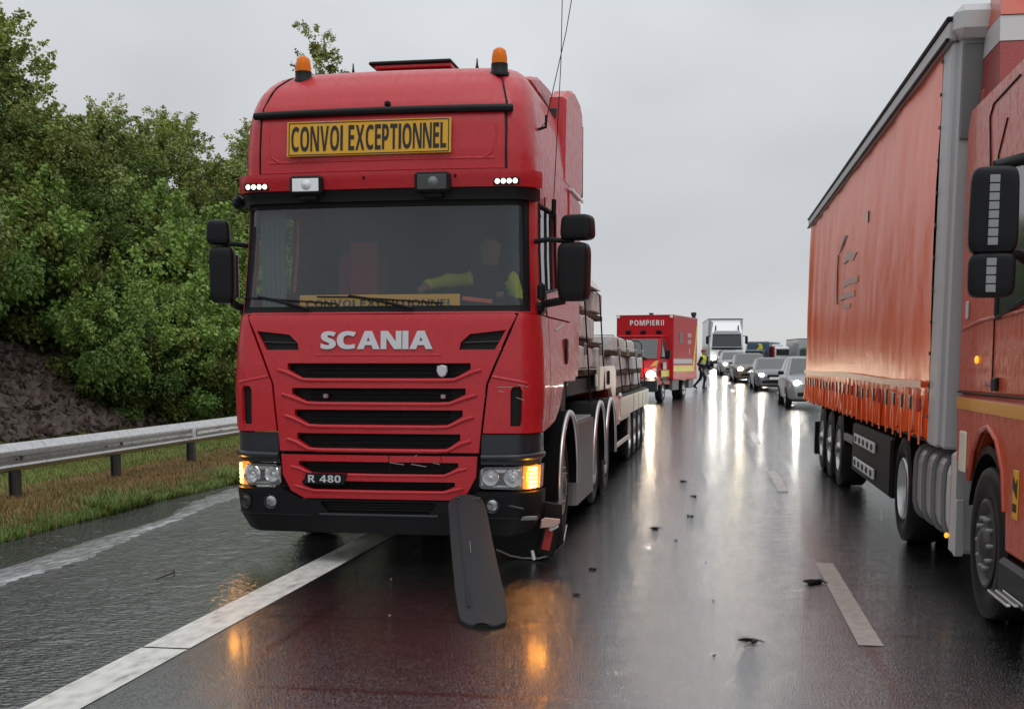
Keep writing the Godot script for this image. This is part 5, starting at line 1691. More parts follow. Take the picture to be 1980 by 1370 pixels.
		part(t, "door_stripe", box(Vector3(s * 0.987, 1.02, -1.2), Vector3(0.02, 0.24, 1.3), 0.008), M.stripe_yellow)
		part(t, "rubbing_strip", box(Vector3(s * 0.985, 0.80, -1.3), Vector3(0.03, 0.12, 1.3), 0.01), M.plastic)
		# box body sides: silver and yellow stripes, rising yellow sash, lettering
		part(t, "silver_stripe", box(Vector3(s * 1.103, 1.47, -3.75), Vector3(0.012, 0.17, 3.4), 0.004), M.stripe_silver)
		part(t, "yellow_stripe", box(Vector3(s * 1.103, 1.19, -3.75), Vector3(0.012, 0.22, 3.4), 0.004), M.stripe_yellow)
		var sash := MB.new()
		sash.prism(pv([5.40, 1.08, 5.75, 1.08, 6.32, 2.55, 6.36, 2.95, 6.20, 2.85, 5.62, 1.42]), Transform3D(Basis(Vector3(0, 0, -1), Vector3.UP, Vector3(s, 0, 0)), Vector3(s * 1.1, 0, 0)), 0.012)
		part(t, "yellow_sash", sash, M.stripe_yellow)
		var tb := Basis(Vector3(0, 0, -s), Vector3.UP, Vector3(s, 0, 0))
		for k in [[2.48, 0.75, 0.16], [2.22, 0.62, 0.16], [1.86, 0.2, 0.26]]:
			part(t, "side_lettering", box(Vector3(s * 1.103, k[0], -4.85), Vector3(0.01, k[2], k[1]), 0.003), M.tarp_print)
		part(t, "side_badge", box(Vector3(s * 1.103, 2.36, -3.3), Vector3(0.01, 0.42, 0.5), 0.003), M.tarp_mark)
		part(t, "sill_box", box(Vector3(s * 0.98, 0.64, -2.75), Vector3(0.12, 0.52, 1.1), 0.02), M.dull_grey)
		part(t, "sill_box", box(Vector3(s * 0.98, 0.66, -5.6), Vector3(0.12, 0.50, 0.9), 0.02), M.dull_grey)
		part(t, "sill", box(Vector3(s * 1.08, 0.84, -4.2), Vector3(0.06, 0.16, 4.36), 0.02), red)
		wheel(t, Vector3(s * 0.98, 0.37, -0.95), 0.37, 0.24, s, M.steel)
		wheel(t, Vector3(s * 1.02, 0.37, -4.35), 0.37, 0.42, s, M.steel)
		part(t, "corner_lamp", box(Vector3(s * 1.02, 3.12, -1.97), Vector3(0.12, 0.10, 0.05), 0.02), M.white_paint)
	part(t, "chassis", box(Vector3(0, 0.55, -3.4), Vector3(1.5, 0.3, 5.4), 0.03), M.black)
	letters(holder(t, "name_letters"), "POMPIERII", M.white_letters, 1.30, 0.20, Vector3(0.08, 2.90, -1.992), Basis(), 0.012, 0.24, 0.17)
	for x in [-0.62, -0.05, 0.55]:
		part(t, "roof_lamp", box(Vector3(x, 2.56, -1.95), Vector3(0.2, 0.13, 0.1), 0.03), M.black)
	for k in [[0.1, -2.6, 0.09, 0.1], [1.0, -6.1, 0.11, 0.24]]:
		var bb := MB.new()
		bb.lathe([Vector2(0.0, 0.0), Vector2(k[2] * 0.7, 0.0), Vector2(k[2] * 0.7, k[3] * 0.4), Vector2(k[2], k[3] * 0.42), Vector2(k[2], k[3] * 0.95), Vector2(0.0, k[3])], Transform3D(Basis(Vector3.RIGHT, -PI / 2), Vector3(k[0], 3.19, k[1])), 12)
		part(t, "roof_beacon", bb, M.plastic_blue_black)

func firefighter() -> void:
	var z := -57.0
	var o := thing("person", "firefighter in dark uniform and yellow vest striding beside the fire van", "person", Vector3(-0.35, road_y(z), z), deg_to_rad(70.0))
	var dark := Color(0.012, 0.014, 0.02)
	var vis := Color(0.55, 0.62, 0.06)
	var sk := Color(0.34, 0.2, 0.14)
	var bones := [
		[Vector3(0, 0.92, 0), Vector3(0, 1.10, 0.02), 0.145, 0.14, dark],
		[Vector3(0, 1.12, 0.02), Vector3(0, 1.36, 0.06), 0.14, 0.165, vis],
		[Vector3(-0.14, 1.42, 0.06), Vector3(0.14, 1.42, 0.06), 0.075, 0.075, vis],
		[Vector3(0, 1.46, 0.07), Vector3(0, 1.54, 0.09), 0.055, 0.052, sk],
		[Vector3(0, 1.60, 0.10), Vector3(0, 1.67, 0.09), 0.075, 0.088, sk],
		[Vector3(0, 1.61, 0.17), Vector3(0, 1.59, 0.185), 0.012, 0.016, sk],
		[Vector3(-0.09, 0.92, 0), Vector3(-0.11, 0.52, 0.22), 0.095, 0.068, dark],
		[Vector3(-0.11, 0.52, 0.22), Vector3(-0.11, 0.12, 0.16), 0.066, 0.05, dark],
		[Vector3(-0.11, 0.06, 0.13), Vector3(-0.115, 0.045, 0.31), 0.055, 0.04, dark],
		[Vector3(0.09, 0.92, 0), Vector3(0.11, 0.48, -0.08), 0.095, 0.068, dark],
		[Vector3(0.11, 0.48, -0.08), Vector3(0.11, 0.16, -0.36), 0.066, 0.05, dark],
		[Vector3(0.11, 0.13, -0.40), Vector3(0.115, 0.05, -0.26), 0.052, 0.04, dark],
		[Vector3(-0.21, 1.40, 0.06), Vector3(-0.27, 1.12, -0.06), 0.062, 0.05, dark],
		[Vector3(-0.27, 1.12, -0.06), Vector3(-0.25, 0.92, 0.08), 0.048, 0.036, dark],
		[Vector3(-0.25, 0.90, 0.09), Vector3(-0.24, 0.81, 0.13), 0.034, 0.026, sk],
		[Vector3(0.21, 1.40, 0.06), Vector3(0.27, 1.14, 0.16), 0.062, 0.05, dark],
		[Vector3(0.27, 1.14, 0.16), Vector3(0.23, 0.98, 0.36), 0.048, 0.036, dark],
		[Vector3(0.23, 0.97, 0.38), Vector3(0.22, 0.94, 0.46), 0.034, 0.026, sk]]
	part(o, "body", skin(bones, 0.022, 0.05), M.figure)
	var h := MB.new()
	h.ball(Vector3(0, 1.72, 0.085), Vector3(0.105, 0.09, 0.12), 8, 14)
	part(o, "helmet", h, M.dark_red_paint)
	var bd := MB.new()
	bd.lathe([Vector2(0.172, -0.025), Vector2(0.177, 0.0), Vector2(0.172, 0.025)], Transform3D(Basis(Vector3.RIGHT, -PI / 2), Vector3(0, 1.2, 0.03)), 18)
	part(o, "reflective_band", bd, M.stripe_silver)

# ---------------------------------------------------------------- cars: body and cabin lofted from stations along the length
func loft_body(stations: Array) -> MB:   # each: z, half width, bottom y, shoulder y, top y, top half width
	var rows := []
	for s in stations:
		var z: float = s[0]
		var w: float = s[1]
		var line := PackedVector3Array()
		var half := [[w * 0.86, s[2]], [w * 0.97, s[2] + 0.08], [w, lerpf(s[2], s[3], 0.55)], [w * 0.985, lerpf(s[2], s[3], 0.85)], [w * 0.95, s[3]], [s[5], lerpf(s[3], s[4], 0.55)], [s[5] * 0.7, lerpf(s[3], s[4], 0.9)], [s[5] * 0.3, s[4]]]
		for p in half: line.append(Vector3(p[0], p[1], z))
		for i in range(half.size() - 1, -1, -1): line.append(Vector3(-half[i][0], half[i][1], z))
		rows.append(line)
	var b := MB.new()
	b.grid(rows, true, 1.0)
	for e in [0, rows.size() - 1]:
		var c := Vector3.ZERO
		for p in rows[e]: c += p
		c /= rows[e].size()
		var n: int = rows[e].size()
		for i in n: b.face([c, rows[e][i], rows[e][(i + 1) % n]], Vector3(0, 0, 1 if e == 0 else -1))
	# normals must look outwards
	var mid := Vector3(0, 0.6, -2.0)
	return b

func make_car(called: String, label: String, paint: Material, tall: float, wid: float, lamp: Material, lampc: Color, at: Vector3, turn: float, lit: float) -> Node3D:
	var t := thing(called, label, "car", at, turn, "cars queueing behind the fire van")
	var w := wid * 0.5
	var hb := 0.92 if tall < 1.6 else 1.06      # bonnet shoulder
	var gc := 0.2 if tall < 1.6 else 0.26
	part(t, "body", loft_body([[0.0, w * 0.74, gc + 0.12, hb - 0.30, hb - 0.26, w * 0.5], [-0.06, w * 0.88, gc + 0.02, hb - 0.2, hb - 0.16, w * 0.6], [-0.25, w * 0.96, gc, hb - 0.13, hb - 0.06, w * 0.7], [-0.8, w, gc, hb - 0.05, hb + 0.02, w * 0.75], [-1.25, w, gc, hb, hb + 0.06, w * 0.78], [-2.4, w, gc, hb + 0.01, hb + 0.05, w * 0.8], [-3.6, w, gc, hb + 0.02, hb + 0.06, w * 0.78], [-4.2, w * 0.95, gc + 0.05, hb, hb + 0.05, w * 0.7], [-4.4, w * 0.85, gc + 0.15, hb - 0.1, hb - 0.05, w * 0.6]]), paint)
	var b := MB.new()
	var rw := w * 0.76
	var zf := -1.15
	var zr := -4.1 if tall > 1.6 else -3.75
	var P := [Vector3(-w * 0.93, hb, zf), Vector3(w * 0.93, hb, zf), Vector3(w * 0.93, hb, zr), Vector3(-w * 0.93, hb, zr), Vector3(-rw, tall - 0.06, zf - 0.78), Vector3(rw, tall - 0.06, zf - 0.78), Vector3(rw, tall - 0.08, zr + 0.5), Vector3(-rw, tall - 0.08, zr + 0.5)]
	b.hexa(P)
	part(t, "cabin", b, paint)
	b = MB.new()
	b.hexa([P[4], P[5], P[6], P[7], Vector3(-rw * 0.8, tall, zf - 1.0), Vector3(rw * 0.8, tall, zf - 1.0), Vector3(rw * 0.8, tall - 0.01, zr + 0.7), Vector3(-rw * 0.8, tall - 0.01, zr + 0.7)])
	part(t, "roof", b, paint)
	var pane := func(called2: String, a: Vector3, c: Vector3, d: Vector3, e: Vector3, k: float) -> void:
		var mid: Vector3 = (a + c + d + e) / 4.0
		var nn: Vector3 = (c - a).cross(d - a).normalized()
		if nn.dot(mid - Vector3(0, hb, -2.5)) < 0.0: nn = -nn
		var q := []
		for p in [a, c, d, e]: q.append(mid + (p - mid) * k + nn * 0.008)
		var g := MB.new()
		var q2 := []
		for p in q: q2.append(p - nn * 0.02)
		g.hexa(q2 + q)
		part(t, called2, g, M.car_glass)
	pane.call("windscreen", P[0], P[1], P[5], P[4], 0.90)
	pane.call("rear_window", P[3], P[2], P[6], P[7], 0.86)
	for s in [0, 1]:
		var a: Vector3 = P[0 if s == 0 else 1]
		var r2: Vector3 = P[3 if s == 0 else 2]
		var ta: Vector3 = P[4 if s == 0 else 5]
		var tr: Vector3 = P[7 if s == 0 else 6]
		var m0 := a.lerp(r2, 0.5)
		var m1 := ta.lerp(tr, 0.42)
		pane.call("side_window", a, m0, m1, ta, 0.86)
		pane.call("side_window", m0, r2, tr, m1, 0.86)
		var sg := -1.0 if s == 0 else 1.0
		part(t, "mirror", box(Vector3(sg * (w + 0.10), hb + 0.08, zf - 0.35), Vector3(0.2, 0.13, 0.1), 0.04), M.plastic if tall > 1.6 else paint)
		for zz in [-0.85, -3.55]:
			wheel(t, Vector3(sg * (w + 0.01), 0.32 if tall < 1.6 else 0.36, zz), 0.32 if tall < 1.6 else 0.36, 0.22, sg, M.steel)
		var h := MB.new()
		var hy := hb - 0.23
		h.hexa([Vector3(sg * w * 0.5, hy - 0.07, 0.0), Vector3(sg * w * 0.86, hy - 0.06, -0.06), Vector3(sg * w * 0.86, hy - 0.06, -0.3), Vector3(sg * w * 0.5, hy - 0.07, -0.3), Vector3(sg * w * 0.5, hy + 0.05, -0.03), Vector3(sg * w * 0.88, hy + 0.09, -0.16), Vector3(sg * w * 0.88, hy + 0.09, -0.3), Vector3(sg * w * 0.5, hy + 0.05, -0.3)])
		var ho := part(t, "headlight", h, M.chrome)
		var q := MB.new()
		q.ball(Vector3(sg * w * 0.68, hy, -0.01), Vector3(0.135, 0.085, 0.05) if lit > 0.5 else Vector3(0.10, 0.065, 0.05), 8, 12)
		part(ho, "headlight_lamp", q, lamp)
		spot(t, "headlight_beam", lampc, lit, 0.08, Vector3(sg * w * 0.68, hy, 0.09), Vector3(0, -0.03, 1.0))
	part(t, "front_grille", box(Vector3(0, hb - 0.28, 0.015), Vector3(w * 0.8, 0.12, 0.04), 0.01), M.black)
	part(t, "lower_grille", box(Vector3(0, gc + 0.19, 0.0), Vector3(w * 1.3, 0.14, 0.06), 0.02), M.black)
	part(t, "number_plate", box(Vector3(0, gc + 0.34, 0.03), Vector3(0.5, 0.11, 0.012), 0.002), M.white_paint)
	part(t, "underside", box(Vector3(0, gc, -2.2), Vector3(wid * 0.84, 0.1, 3.9), 0.02), M.black)
	return t

func queue() -> void:
	make_car("silver_suv", "silver tall car with bright headlights next to the orange trailer's rear", M.car_silver, 1.70, 1.84, M.head_light, Color(1, 0.95, 0.84), Vector3(3.46, road_y(-42) - 0.005, -41.6), 0.03, 0.42)
	make_car("grey_saloon_car", "grey saloon car with dim headlights left of the tall silver car", M.car_grey, 1.46, 1.74, M.head_light, Color(1, 0.95, 0.84), Vector3(2.86, road_y(-56) - 0.005, -55.6), 0.035, 0.18)
	make_car("bronze_car", "bronze car with glaring warm headlight in front of the distant white truck", M.car_gold, 1.52, 1.80, M.warm_head_light, Color(1, 0.84, 0.6), Vector3(2.2, road_y(-66) - 0.005, -65.6), 0.06, 0.78)
	make_car("pale_car", "pale car half hidden between the bronze car and the distant white truck", M.car_white, 1.50, 1.76, M.head_light, Color(1, 0.95, 0.84), Vector3(1.55, road_y(-77) - 0.005, -77.0), 0.05, 0.42)
	white_truck()
	far_trucks()

func white_truck() -> void:
	var z := -93.0
	var t := thing("white_truck", "white lorry with grey box body facing the camera at the end of the queue", "truck", Vector3(1.25, road_y(z), z), 0.05)
	part(t, "box_body", box(Vector3(0, 2.3, -7.0), Vector3(2.55, 2.8, 9.8), 0.04), M.truck_grey)
	part(t, "body_rim", box(Vector3(0, 3.70, -7.0), Vector3(2.58, 0.07, 9.84), 0.02), M.dull_grey)
	part(t, "body_post", box(Vector3(-1.27, 2.3, -2.1), Vector3(0.06, 2.75, 0.1), 0.02), M.white_paint)
	var b := MB.new()
	b.hexa([Vector3(-1.22, 0.55, 0), Vector3(1.22, 0.55, 0), Vector3(1.24, 0.55, -2.0), Vector3(-1.24, 0.55, -2.0), Vector3(-1.22, 1.6, -0.04), Vector3(1.22, 1.6, -0.04), Vector3(1.24, 1.6, -2.0), Vector3(-1.24, 1.6, -2.0)])
	b.hexa([Vector3(-1.22, 1.6, -0.04), Vector3(1.22, 1.6, -0.04), Vector3(1.24, 1.6, -2.0), Vector3(-1.24, 1.6, -2.0), Vector3(-1.14, 2.62, -0.30), Vector3(1.14, 2.62, -0.30), Vector3(1.18, 2.62, -2.0), Vector3(-1.18, 2.62, -2.0)])
	part(t, "cab", b, M.truck_white)
	b = MB.new()
	b.hexa([Vector3(-1.12, 2.62, -0.28), Vector3(1.12, 2.62, -0.28), Vector3(1.16, 2.62, -1.9), Vector3(-1.16, 2.62, -1.9), Vector3(-0.96, 3.40, -0.85), Vector3(0.96, 3.40, -0.85), Vector3(1.12, 3.60, -1.9), Vector3(-1.12, 3.60, -1.9)])
	part(t, "roof_deflector", b, M.truck_white)
	part(t, "sun_visor", box(Vector3(0, 2.66, -0.12), Vector3(1.9, 0.28, 0.06), 0.02, Basis(Vector3.RIGHT, 0.3)), M.truck_white)
	for s in [-1.0, 1.0]:
		part(t, "roof_horn", pipe([Vector3(s * 0.82, 2.75, -0.22), Vector3(s * 0.82, 3.15, -0.35)], 0.05, 8), M.black)
		part(t, "mirror", box(Vector3(s * 1.42, 2.1, -0.2), Vector3(0.2, 0.6, 0.14), 0.05), M.plastic)
		part(t, "mirror_arm", pipe([Vector3(s * 1.16, 2.4, -0.3), Vector3(s * 1.4, 2.36, -0.2)], 0.03, 6), M.plastic)
		part(t, "headlight", box(Vector3(s * 0.95, 0.78, 0.03), Vector3(0.36, 0.2, 0.06), 0.02), M.chrome)
		var q := MB.new()
		q.ball(Vector3(s * 0.95, 0.78, 0.06), Vector3(0.17, 0.12, 0.04), 8, 12)
		part(t, "headlight_lamp", q, M.head_light)
		spot(t, "headlight_beam", Color(1, 0.95, 0.84), 0.5, 0.1, Vector3(s * 0.95, 0.78, 0.14), Vector3(0, -0.03, 1.0))
		for zz in [-1.3, -5.4, -9.6]: wheel(t, Vector3(s * 1.2, 0.5, zz), 0.5, 0.32, s, M.steel)
	var ws := MB.new()
	ws.hexa([Vector3(-1.08, 1.62, -0.02), Vector3(1.08, 1.62, -0.02), Vector3(1.08, 1.62, -0.08), Vector3(-1.08, 1.62, -0.08), Vector3(-1.02, 2.56, -0.26), Vector3(1.02, 2.56, -0.26), Vector3(1.02, 2.56, -0.32), Vector3(-1.02, 2.56, -0.32)])
	part(t, "windscreen", ws, M.truck_glass)
	part(t, "front_band", box(Vector3(0, 1.48, -0.01), Vector3(2.2, 0.16, 0.06), 0.02), M.black)
	part(t, "front_grille", box(Vector3(0, 1.0, 0.02), Vector3(1.2, 0.62, 0.06), 0.03), M.dull_grey)
	part(t, "bumper", box(Vector3(0, 0.52, 0.02), Vector3(2.4, 0.3, 0.14), 0.05), M.plastic_blue_black)
	part(t, "chassis", box(Vector3(0, 0.7, -6.5), Vector3(1.2, 0.4, 10.5), 0.03), M.black)

func far_trucks() -> void:
	var z := -165.0
	var t := thing("blue_truck", "blue covered lorry in the distance right of the white lorry", "truck", Vector3(6.0, road_y(z) - 1.05, z), -0.25)
	part(t, "cover", box(Vector3(0, 2.4, -4.6), Vector3(2.9, 2.9, 7.6), 0.15), M.truck_blue)
	part(t, "cab", box(Vector3(0, 1.7, 0.3), Vector3(2.5, 2.2, 1.9), 0.2), M.truck_blue)
	part(t, "windscreen", box(Vector3(0, 2.2, 1.26), Vector3(2.1, 0.8, 0.06), 0.02), M.truck_glass)
	var em := MB.new()
	em.prism(pv([-0.5, -0.4, 0.1, -0.5, 0.5, -0.1, 0.3, 0.45, -0.2, 0.5, 0.0, 0.1]), Transform3D(Basis(), Vector3(0.2, 3.1, -0.82)), 0.03)
	part(t, "front_emblem", em, M.stripe_yellow)
	for s in [-1.0, 1.0]:
		for zz in [0.2, -4.0, -7.0]: wheel(t, Vector3(s * 1.2, 0.5, zz), 0.5, 0.3, s, M.steel)
	t = thing("white_tipper_truck", "distant white lorry with red cab edge between the blue and the grey lorries", "truck", Vector3(8.9, road_y(z) - 1.0, z - 2.0), 0.5)
	part(t, "body", box(Vector3(0, 2.3, -3.6), Vector3(2.4, 2.3, 5.6), 0.1), M.truck_white)
	part(t, "cab", box(Vector3(0, 1.9, 0.2), Vector3(2.3, 2.5, 1.7), 0.2), M.truck_white)
	part(t, "cab_edge", box(Vector3(-1.18, 2.2, 0.2), Vector3(0.1, 1.9, 1.5), 0.03), M.truck_crimson)
	part(t, "windscreen", box(Vector3(0, 2.4, 1.07), Vector3(1.9, 0.8, 0.05), 0.02), M.truck_glass)
	part(t, "skirt", box(Vector3(0, 0.95, -3.4), Vector3(2.3, 0.5, 5.4), 0.05), M.truck_green)
	for s in [-1.0, 1.0]:
		for zz in [0.1, -3.0, -5.2]: wheel(t, Vector3(s * 1.1, 0.48, zz), 0.48, 0.3, s, M.steel)
	t = thing("grey_box_lorry", "distant grey box lorry with green lower body beside the orange trailer", "truck", Vector3(12.5, road_y(z) - 0.9, z), 0.12)
	part(t, "box_body", box(Vector3(0, 2.75, -4.0), Vector3(2.5, 2.5, 9.0), 0.06), M.truck_grey)
	part(t, "roof_rim", box(Vector3(0, 4.02, -4.0), Vector3(2.54, 0.08, 9.04), 0.02), M.dull_grey)
	part(t, "lower_body", box(Vector3(0, 1.05, -4.0), Vector3(2.3, 0.9, 8.8), 0.05), M.truck_green)
	part(t, "cab", box(Vector3(0, 1.7, 1.7), Vector3(2.4, 2.4, 1.8), 0.2), M.truck_green)
	part(t, "windscreen", box(Vector3(0, 2.2, 2.62), Vector3(2.0, 0.8, 0.06), 0.02), M.truck_glass)
	for s in [-1.0, 1.0]:
		for zz in [1.6, -3.0, -6.6]: wheel(t, Vector3(s * 1.1, 0.5, zz), 0.5, 0.3, s, M.steel)

# ---------------------------------------------------------------- orange curtain-side trailer and its red tractor
func orange_trailer() -> void:
	var x0 := 1.75
	var zf := -9.98
	var zr := -23.4
	var t := thing("orange_trailer", "orange curtain-sided trailer standing in the right lane", "trailer", Vector3(x0 + 1.28, 0, zf))
	t.rotation.z = deg_to_rad(-0.5)
	var L := zf - zr
	var side := -1.28
	var r := RandomNumberGenerator.new()
	r.seed = 31
	var nz := FastNoiseLite.new()
	nz.seed = 6; nz.frequency = 0.5
	# the tarpaulin: taut above, gathered in folds under the strap line, ragged lower hem
	var rows := []
	var nzc := 260
	for j in 34:
		var f := j / 33.0
		var line := PackedVector3Array()
		for i in nzc + 1:
			var s := float(i) / nzc
			var z := -0.42 - s * (L - 0.46)
			var hem := lerpf(1.11, 1.03, s) + 0.022 * sin(z * 16.0) + 0.012 * sin(z * 41.0) + 0.015 * nz.get_noise_1d(z * 3.0)
			if s < 0.12: hem += 0.02
			var y := lerpf(hem, 4.12, pow(f, 1.35))
			var fold := smoothstep(1.60, 1.18, y)
			var out := fold * (0.028 * sin(z * 16.0 + 0.8 * sin(y * 9.0)) + 0.014 * sin(z * 33.0 + y * 6.0))
			var rear := smoothstep(0.62, 1.0, s)
			out += 0.018 * rear * sin(z * 5.2 + 0.3 * sin(z)) * smoothstep(1.6, 2.4, y)
			out += 0.022 * nz.get_noise_2d(z * 0.9, y * 0.7) + 0.012 * sin(f * PI)
			line.append(Vector3(side - 0.015 - out, y, z))
		rows.append(line)
	var b := MB.new()
	b.grid(rows, false, -1.0)
	part(t, "tarpaulin", b, M.tarp)
	part(t, "tarp_lining", box(Vector3(side + 0.10, 2.62, -L * 0.5 - 0.2), Vector3(0.02, 2.95, L - 0.6), 0.0), M.dull_grey)
	# retroreflective band and buckle straps
	var bd := MB.new()
	var br := []
	for e in [1.585, 1.525]:
		var line := PackedVector3Array()
		for i in 61:
			var z := -0.55 - (L - 0.75) * i / 60.0
			line.append(Vector3(side - 0.062, e + 0.012 * sin(z * 0.7), z))
		br.append(line)
	bd.grid(br, false, 1.0)
	part(t, "reflective_band", bd, M.tarp_print)
	for i in 26:
		var z := -0.55 - i * 0.485
		var st := MB.new()
		var hgt := r.randf_range(0.10, 0.15)
		st.box(Vector3(side - 0.066, 1.40 - 0.015 * r.randf(), z + r.randf_range(-0.02, 0.02)), Vector3(0.016, hgt, 0.11), 0.007, Basis(Vector3.RIGHT, r.randf_range(-0.12, 0.12)))
		var bk := part(t, "buckle_strap", st, M.tarp_mark if i % 5 else M.seat_red)
		st = MB.new()
		st.box(Vector3(side - 0.058, 1.22, z), Vector3(0.012, 0.32, 0.05), 0.003, Basis(Vector3.RIGHT, r.randf_range(-0.08, 0.08)))
		part(bk, "strap_tail", st, M.tarp)
	# printed mark on the tarp, worn away
	var nlogo := [[pv([7.95, 2.52, 8.03, 2.75, 8.05, 3.0, 7.98, 3.2, 7.95, 3.2, 8.0, 3.0, 7.98, 2.76, 7.9, 2.53]), 0], [pv([6.9, 3.36, 7.2, 3.40, 7.55, 3.30, 7.8, 3.20, 7.5, 3.27, 7.2, 3.33]), 0], [pv([4.70, 3.42, 4.84, 3.44, 4.84, 3.32, 4.70, 3.29]), 2], [pv([5.7, 3.05, 6.8, 3.16, 7.3, 3.02, 6.7, 3.03, 6.1, 2.98]), 1], [pv([5.5, 2.76, 7.2, 2.80, 7.2, 2.72, 5.5, 2.68]), 1], [pv([5.8, 2.60, 7.6, 2.63, 7.6, 2.56, 5.8, 2.53]), 1], [pv([6.2, 2.46, 7.0, 2.48, 7.0, 2.42, 6.2, 2.40]), 1]]
	for e in nlogo:
		var q := MB.new()
		q.prism(e[0], Transform3D(Basis(Vector3(0, 0, -1), Vector3.UP, Vector3(-1, 0, 0)), Vector3(side - 0.030, 0, 0)), 0.012)
		part(t, "worn_print", q, [M.tarp_mark, M.tarp_print, M.truck_green][e[1]])
	# roof rail, roof sheet, corner post, front wall
	part(t, "roof_rail", box(Vector3(side - 0.02, 4.20, -L * 0.5 - 0.02), Vector3(0.07, 0.14, L), 0.012), M.grey_wall)
	part(t, "rail_edge", box(Vector3(side - 0.045, 4.285, -L * 0.5 - 0.02), Vector3(0.06, 0.035, L + 0.02), 0.01), M.black)
	part(t, "rail_seam", box(Vector3(side - 0.06, 4.135, -L * 0.5 - 0.02), Vector3(0.03, 0.025, L), 0.006), M.black)
	part(t, "roof_sheet", box(Vector3(0, 4.26, -L * 0.5 - 0.02), Vector3(2.5, 0.05, L - 0.02), 0.01), M.dull_grey)
	for i in 11:
		part(t, "roof_bow", box(Vector3(side + 0.02, 4.31, -1.0 - i * 1.18), Vector3(0.12, 0.03, 0.1), 0.01), M.black)
	part(t, "corner_post", box(Vector3(side + 0.03, 2.60, -0.22), Vector3(0.10, 3.05, 0.36), 0.02), M.grey_wall)
	for i in 12: part(t, "rivet", box(Vector3(side - 0.036, 1.3 + i * 0.25, -0.355), Vector3(0.012, 0.03, 0.03), 0.005), M.post_steel)
	part(t, "front_wall", box(Vector3(0, 2.66, -0.05), Vector3(2.5, 3.2, 0.06), 0.02), M.grey_wall)
	part(t, "front_cap", box(Vector3(0.0, 4.25, -0.14), Vector3(2.62, 0.24, 0.50), 0.06), M.stripe_silver)
	part(t, "wall_panel", box(Vector3(side + 0.36, 3.75, -0.01), Vector3(0.62, 0.7, 0.03), 0.01), M.dull_grey)
	part(t, "rear_wall", box(Vector3(0, 2.62, -L + 0.05), Vector3(2.54, 3.2, 0.08), 0.02), M.grey_wall)
	# chassis, pallet boxes with cut-outs, axles
	part(t, "floor_frame", box(Vector3(0, 1.14, -L * 0.5), Vector3(2.46, 0.16, L - 0.2), 0.02), M.black)
	for s in [-0.5, 0.5]: part(t, "chassis_beam", box(Vector3(s, 0.92, -L * 0.5 - 0.5), Vector3(0.16, 0.36, L - 1.6), 0.02), M.black)
	part(t, "pallet_box", box(Vector3(side + 0.32, 0.66, -4.7), Vector3(0.5, 0.62, 3.4), 0.03), M.black)
	for k in [[0.79, -5.02], [0.50, -5.02]]:
		var o := part(t, "white_plate", box(Vector3(side + 0.05, k[0], k[1]), Vector3(0.02, 0.115, 1.9), 0.004), M.white_paint)
		for i in 5:
			var q := MB.new()
			q.prism(pv([-0.10, 0.0, -0.05, 0.035, 0.05, 0.035, 0.10, 0.0, 0.05, -0.035, -0.05, -0.035]), Transform3D(Basis(Vector3(0, 0, -1), Vector3.UP, Vector3(-1, 0, 0)), Vector3(side + 0.04, k[0], k[1] + 0.76 - i * 0.38)), 0.006)
			part(o, "plate_mark", q, M.black_print)
	for s in [-1.0, 1.0]:
		for k in 3:
			var z := -8.0 - k * 1.32
			wheel(t, Vector3(s * 1.22, 0.50, z), 0.50, 0.38, s, M.steel)
		var q := MB.new()
		for k in 3: arch(q, Vector3(s * 1.2, 0.5, -8.0 - k * 1.32), 0.56, 0.42, s, 0.2, PI - 0.2, 0.02)
		part(t, "mudguard", q, M.black)
		part(t, "rear_flap", box(Vector3(s * 1.05, 0.45, -11.6), Vector3(0.4, 0.55, 0.02), 0.004), M.rubber)
		part(t, "landing_leg", box(Vector3(s * 0.75, 0.62, -2.7), Vector3(0.14, 0.8, 0.14), 0.02), M.black)
		part(t, "under_rail", box(Vector3(s * 1.18, 0.72, -6.9), Vector3(0.05, 0.1, 1.2), 0.01), M.dull_grey)

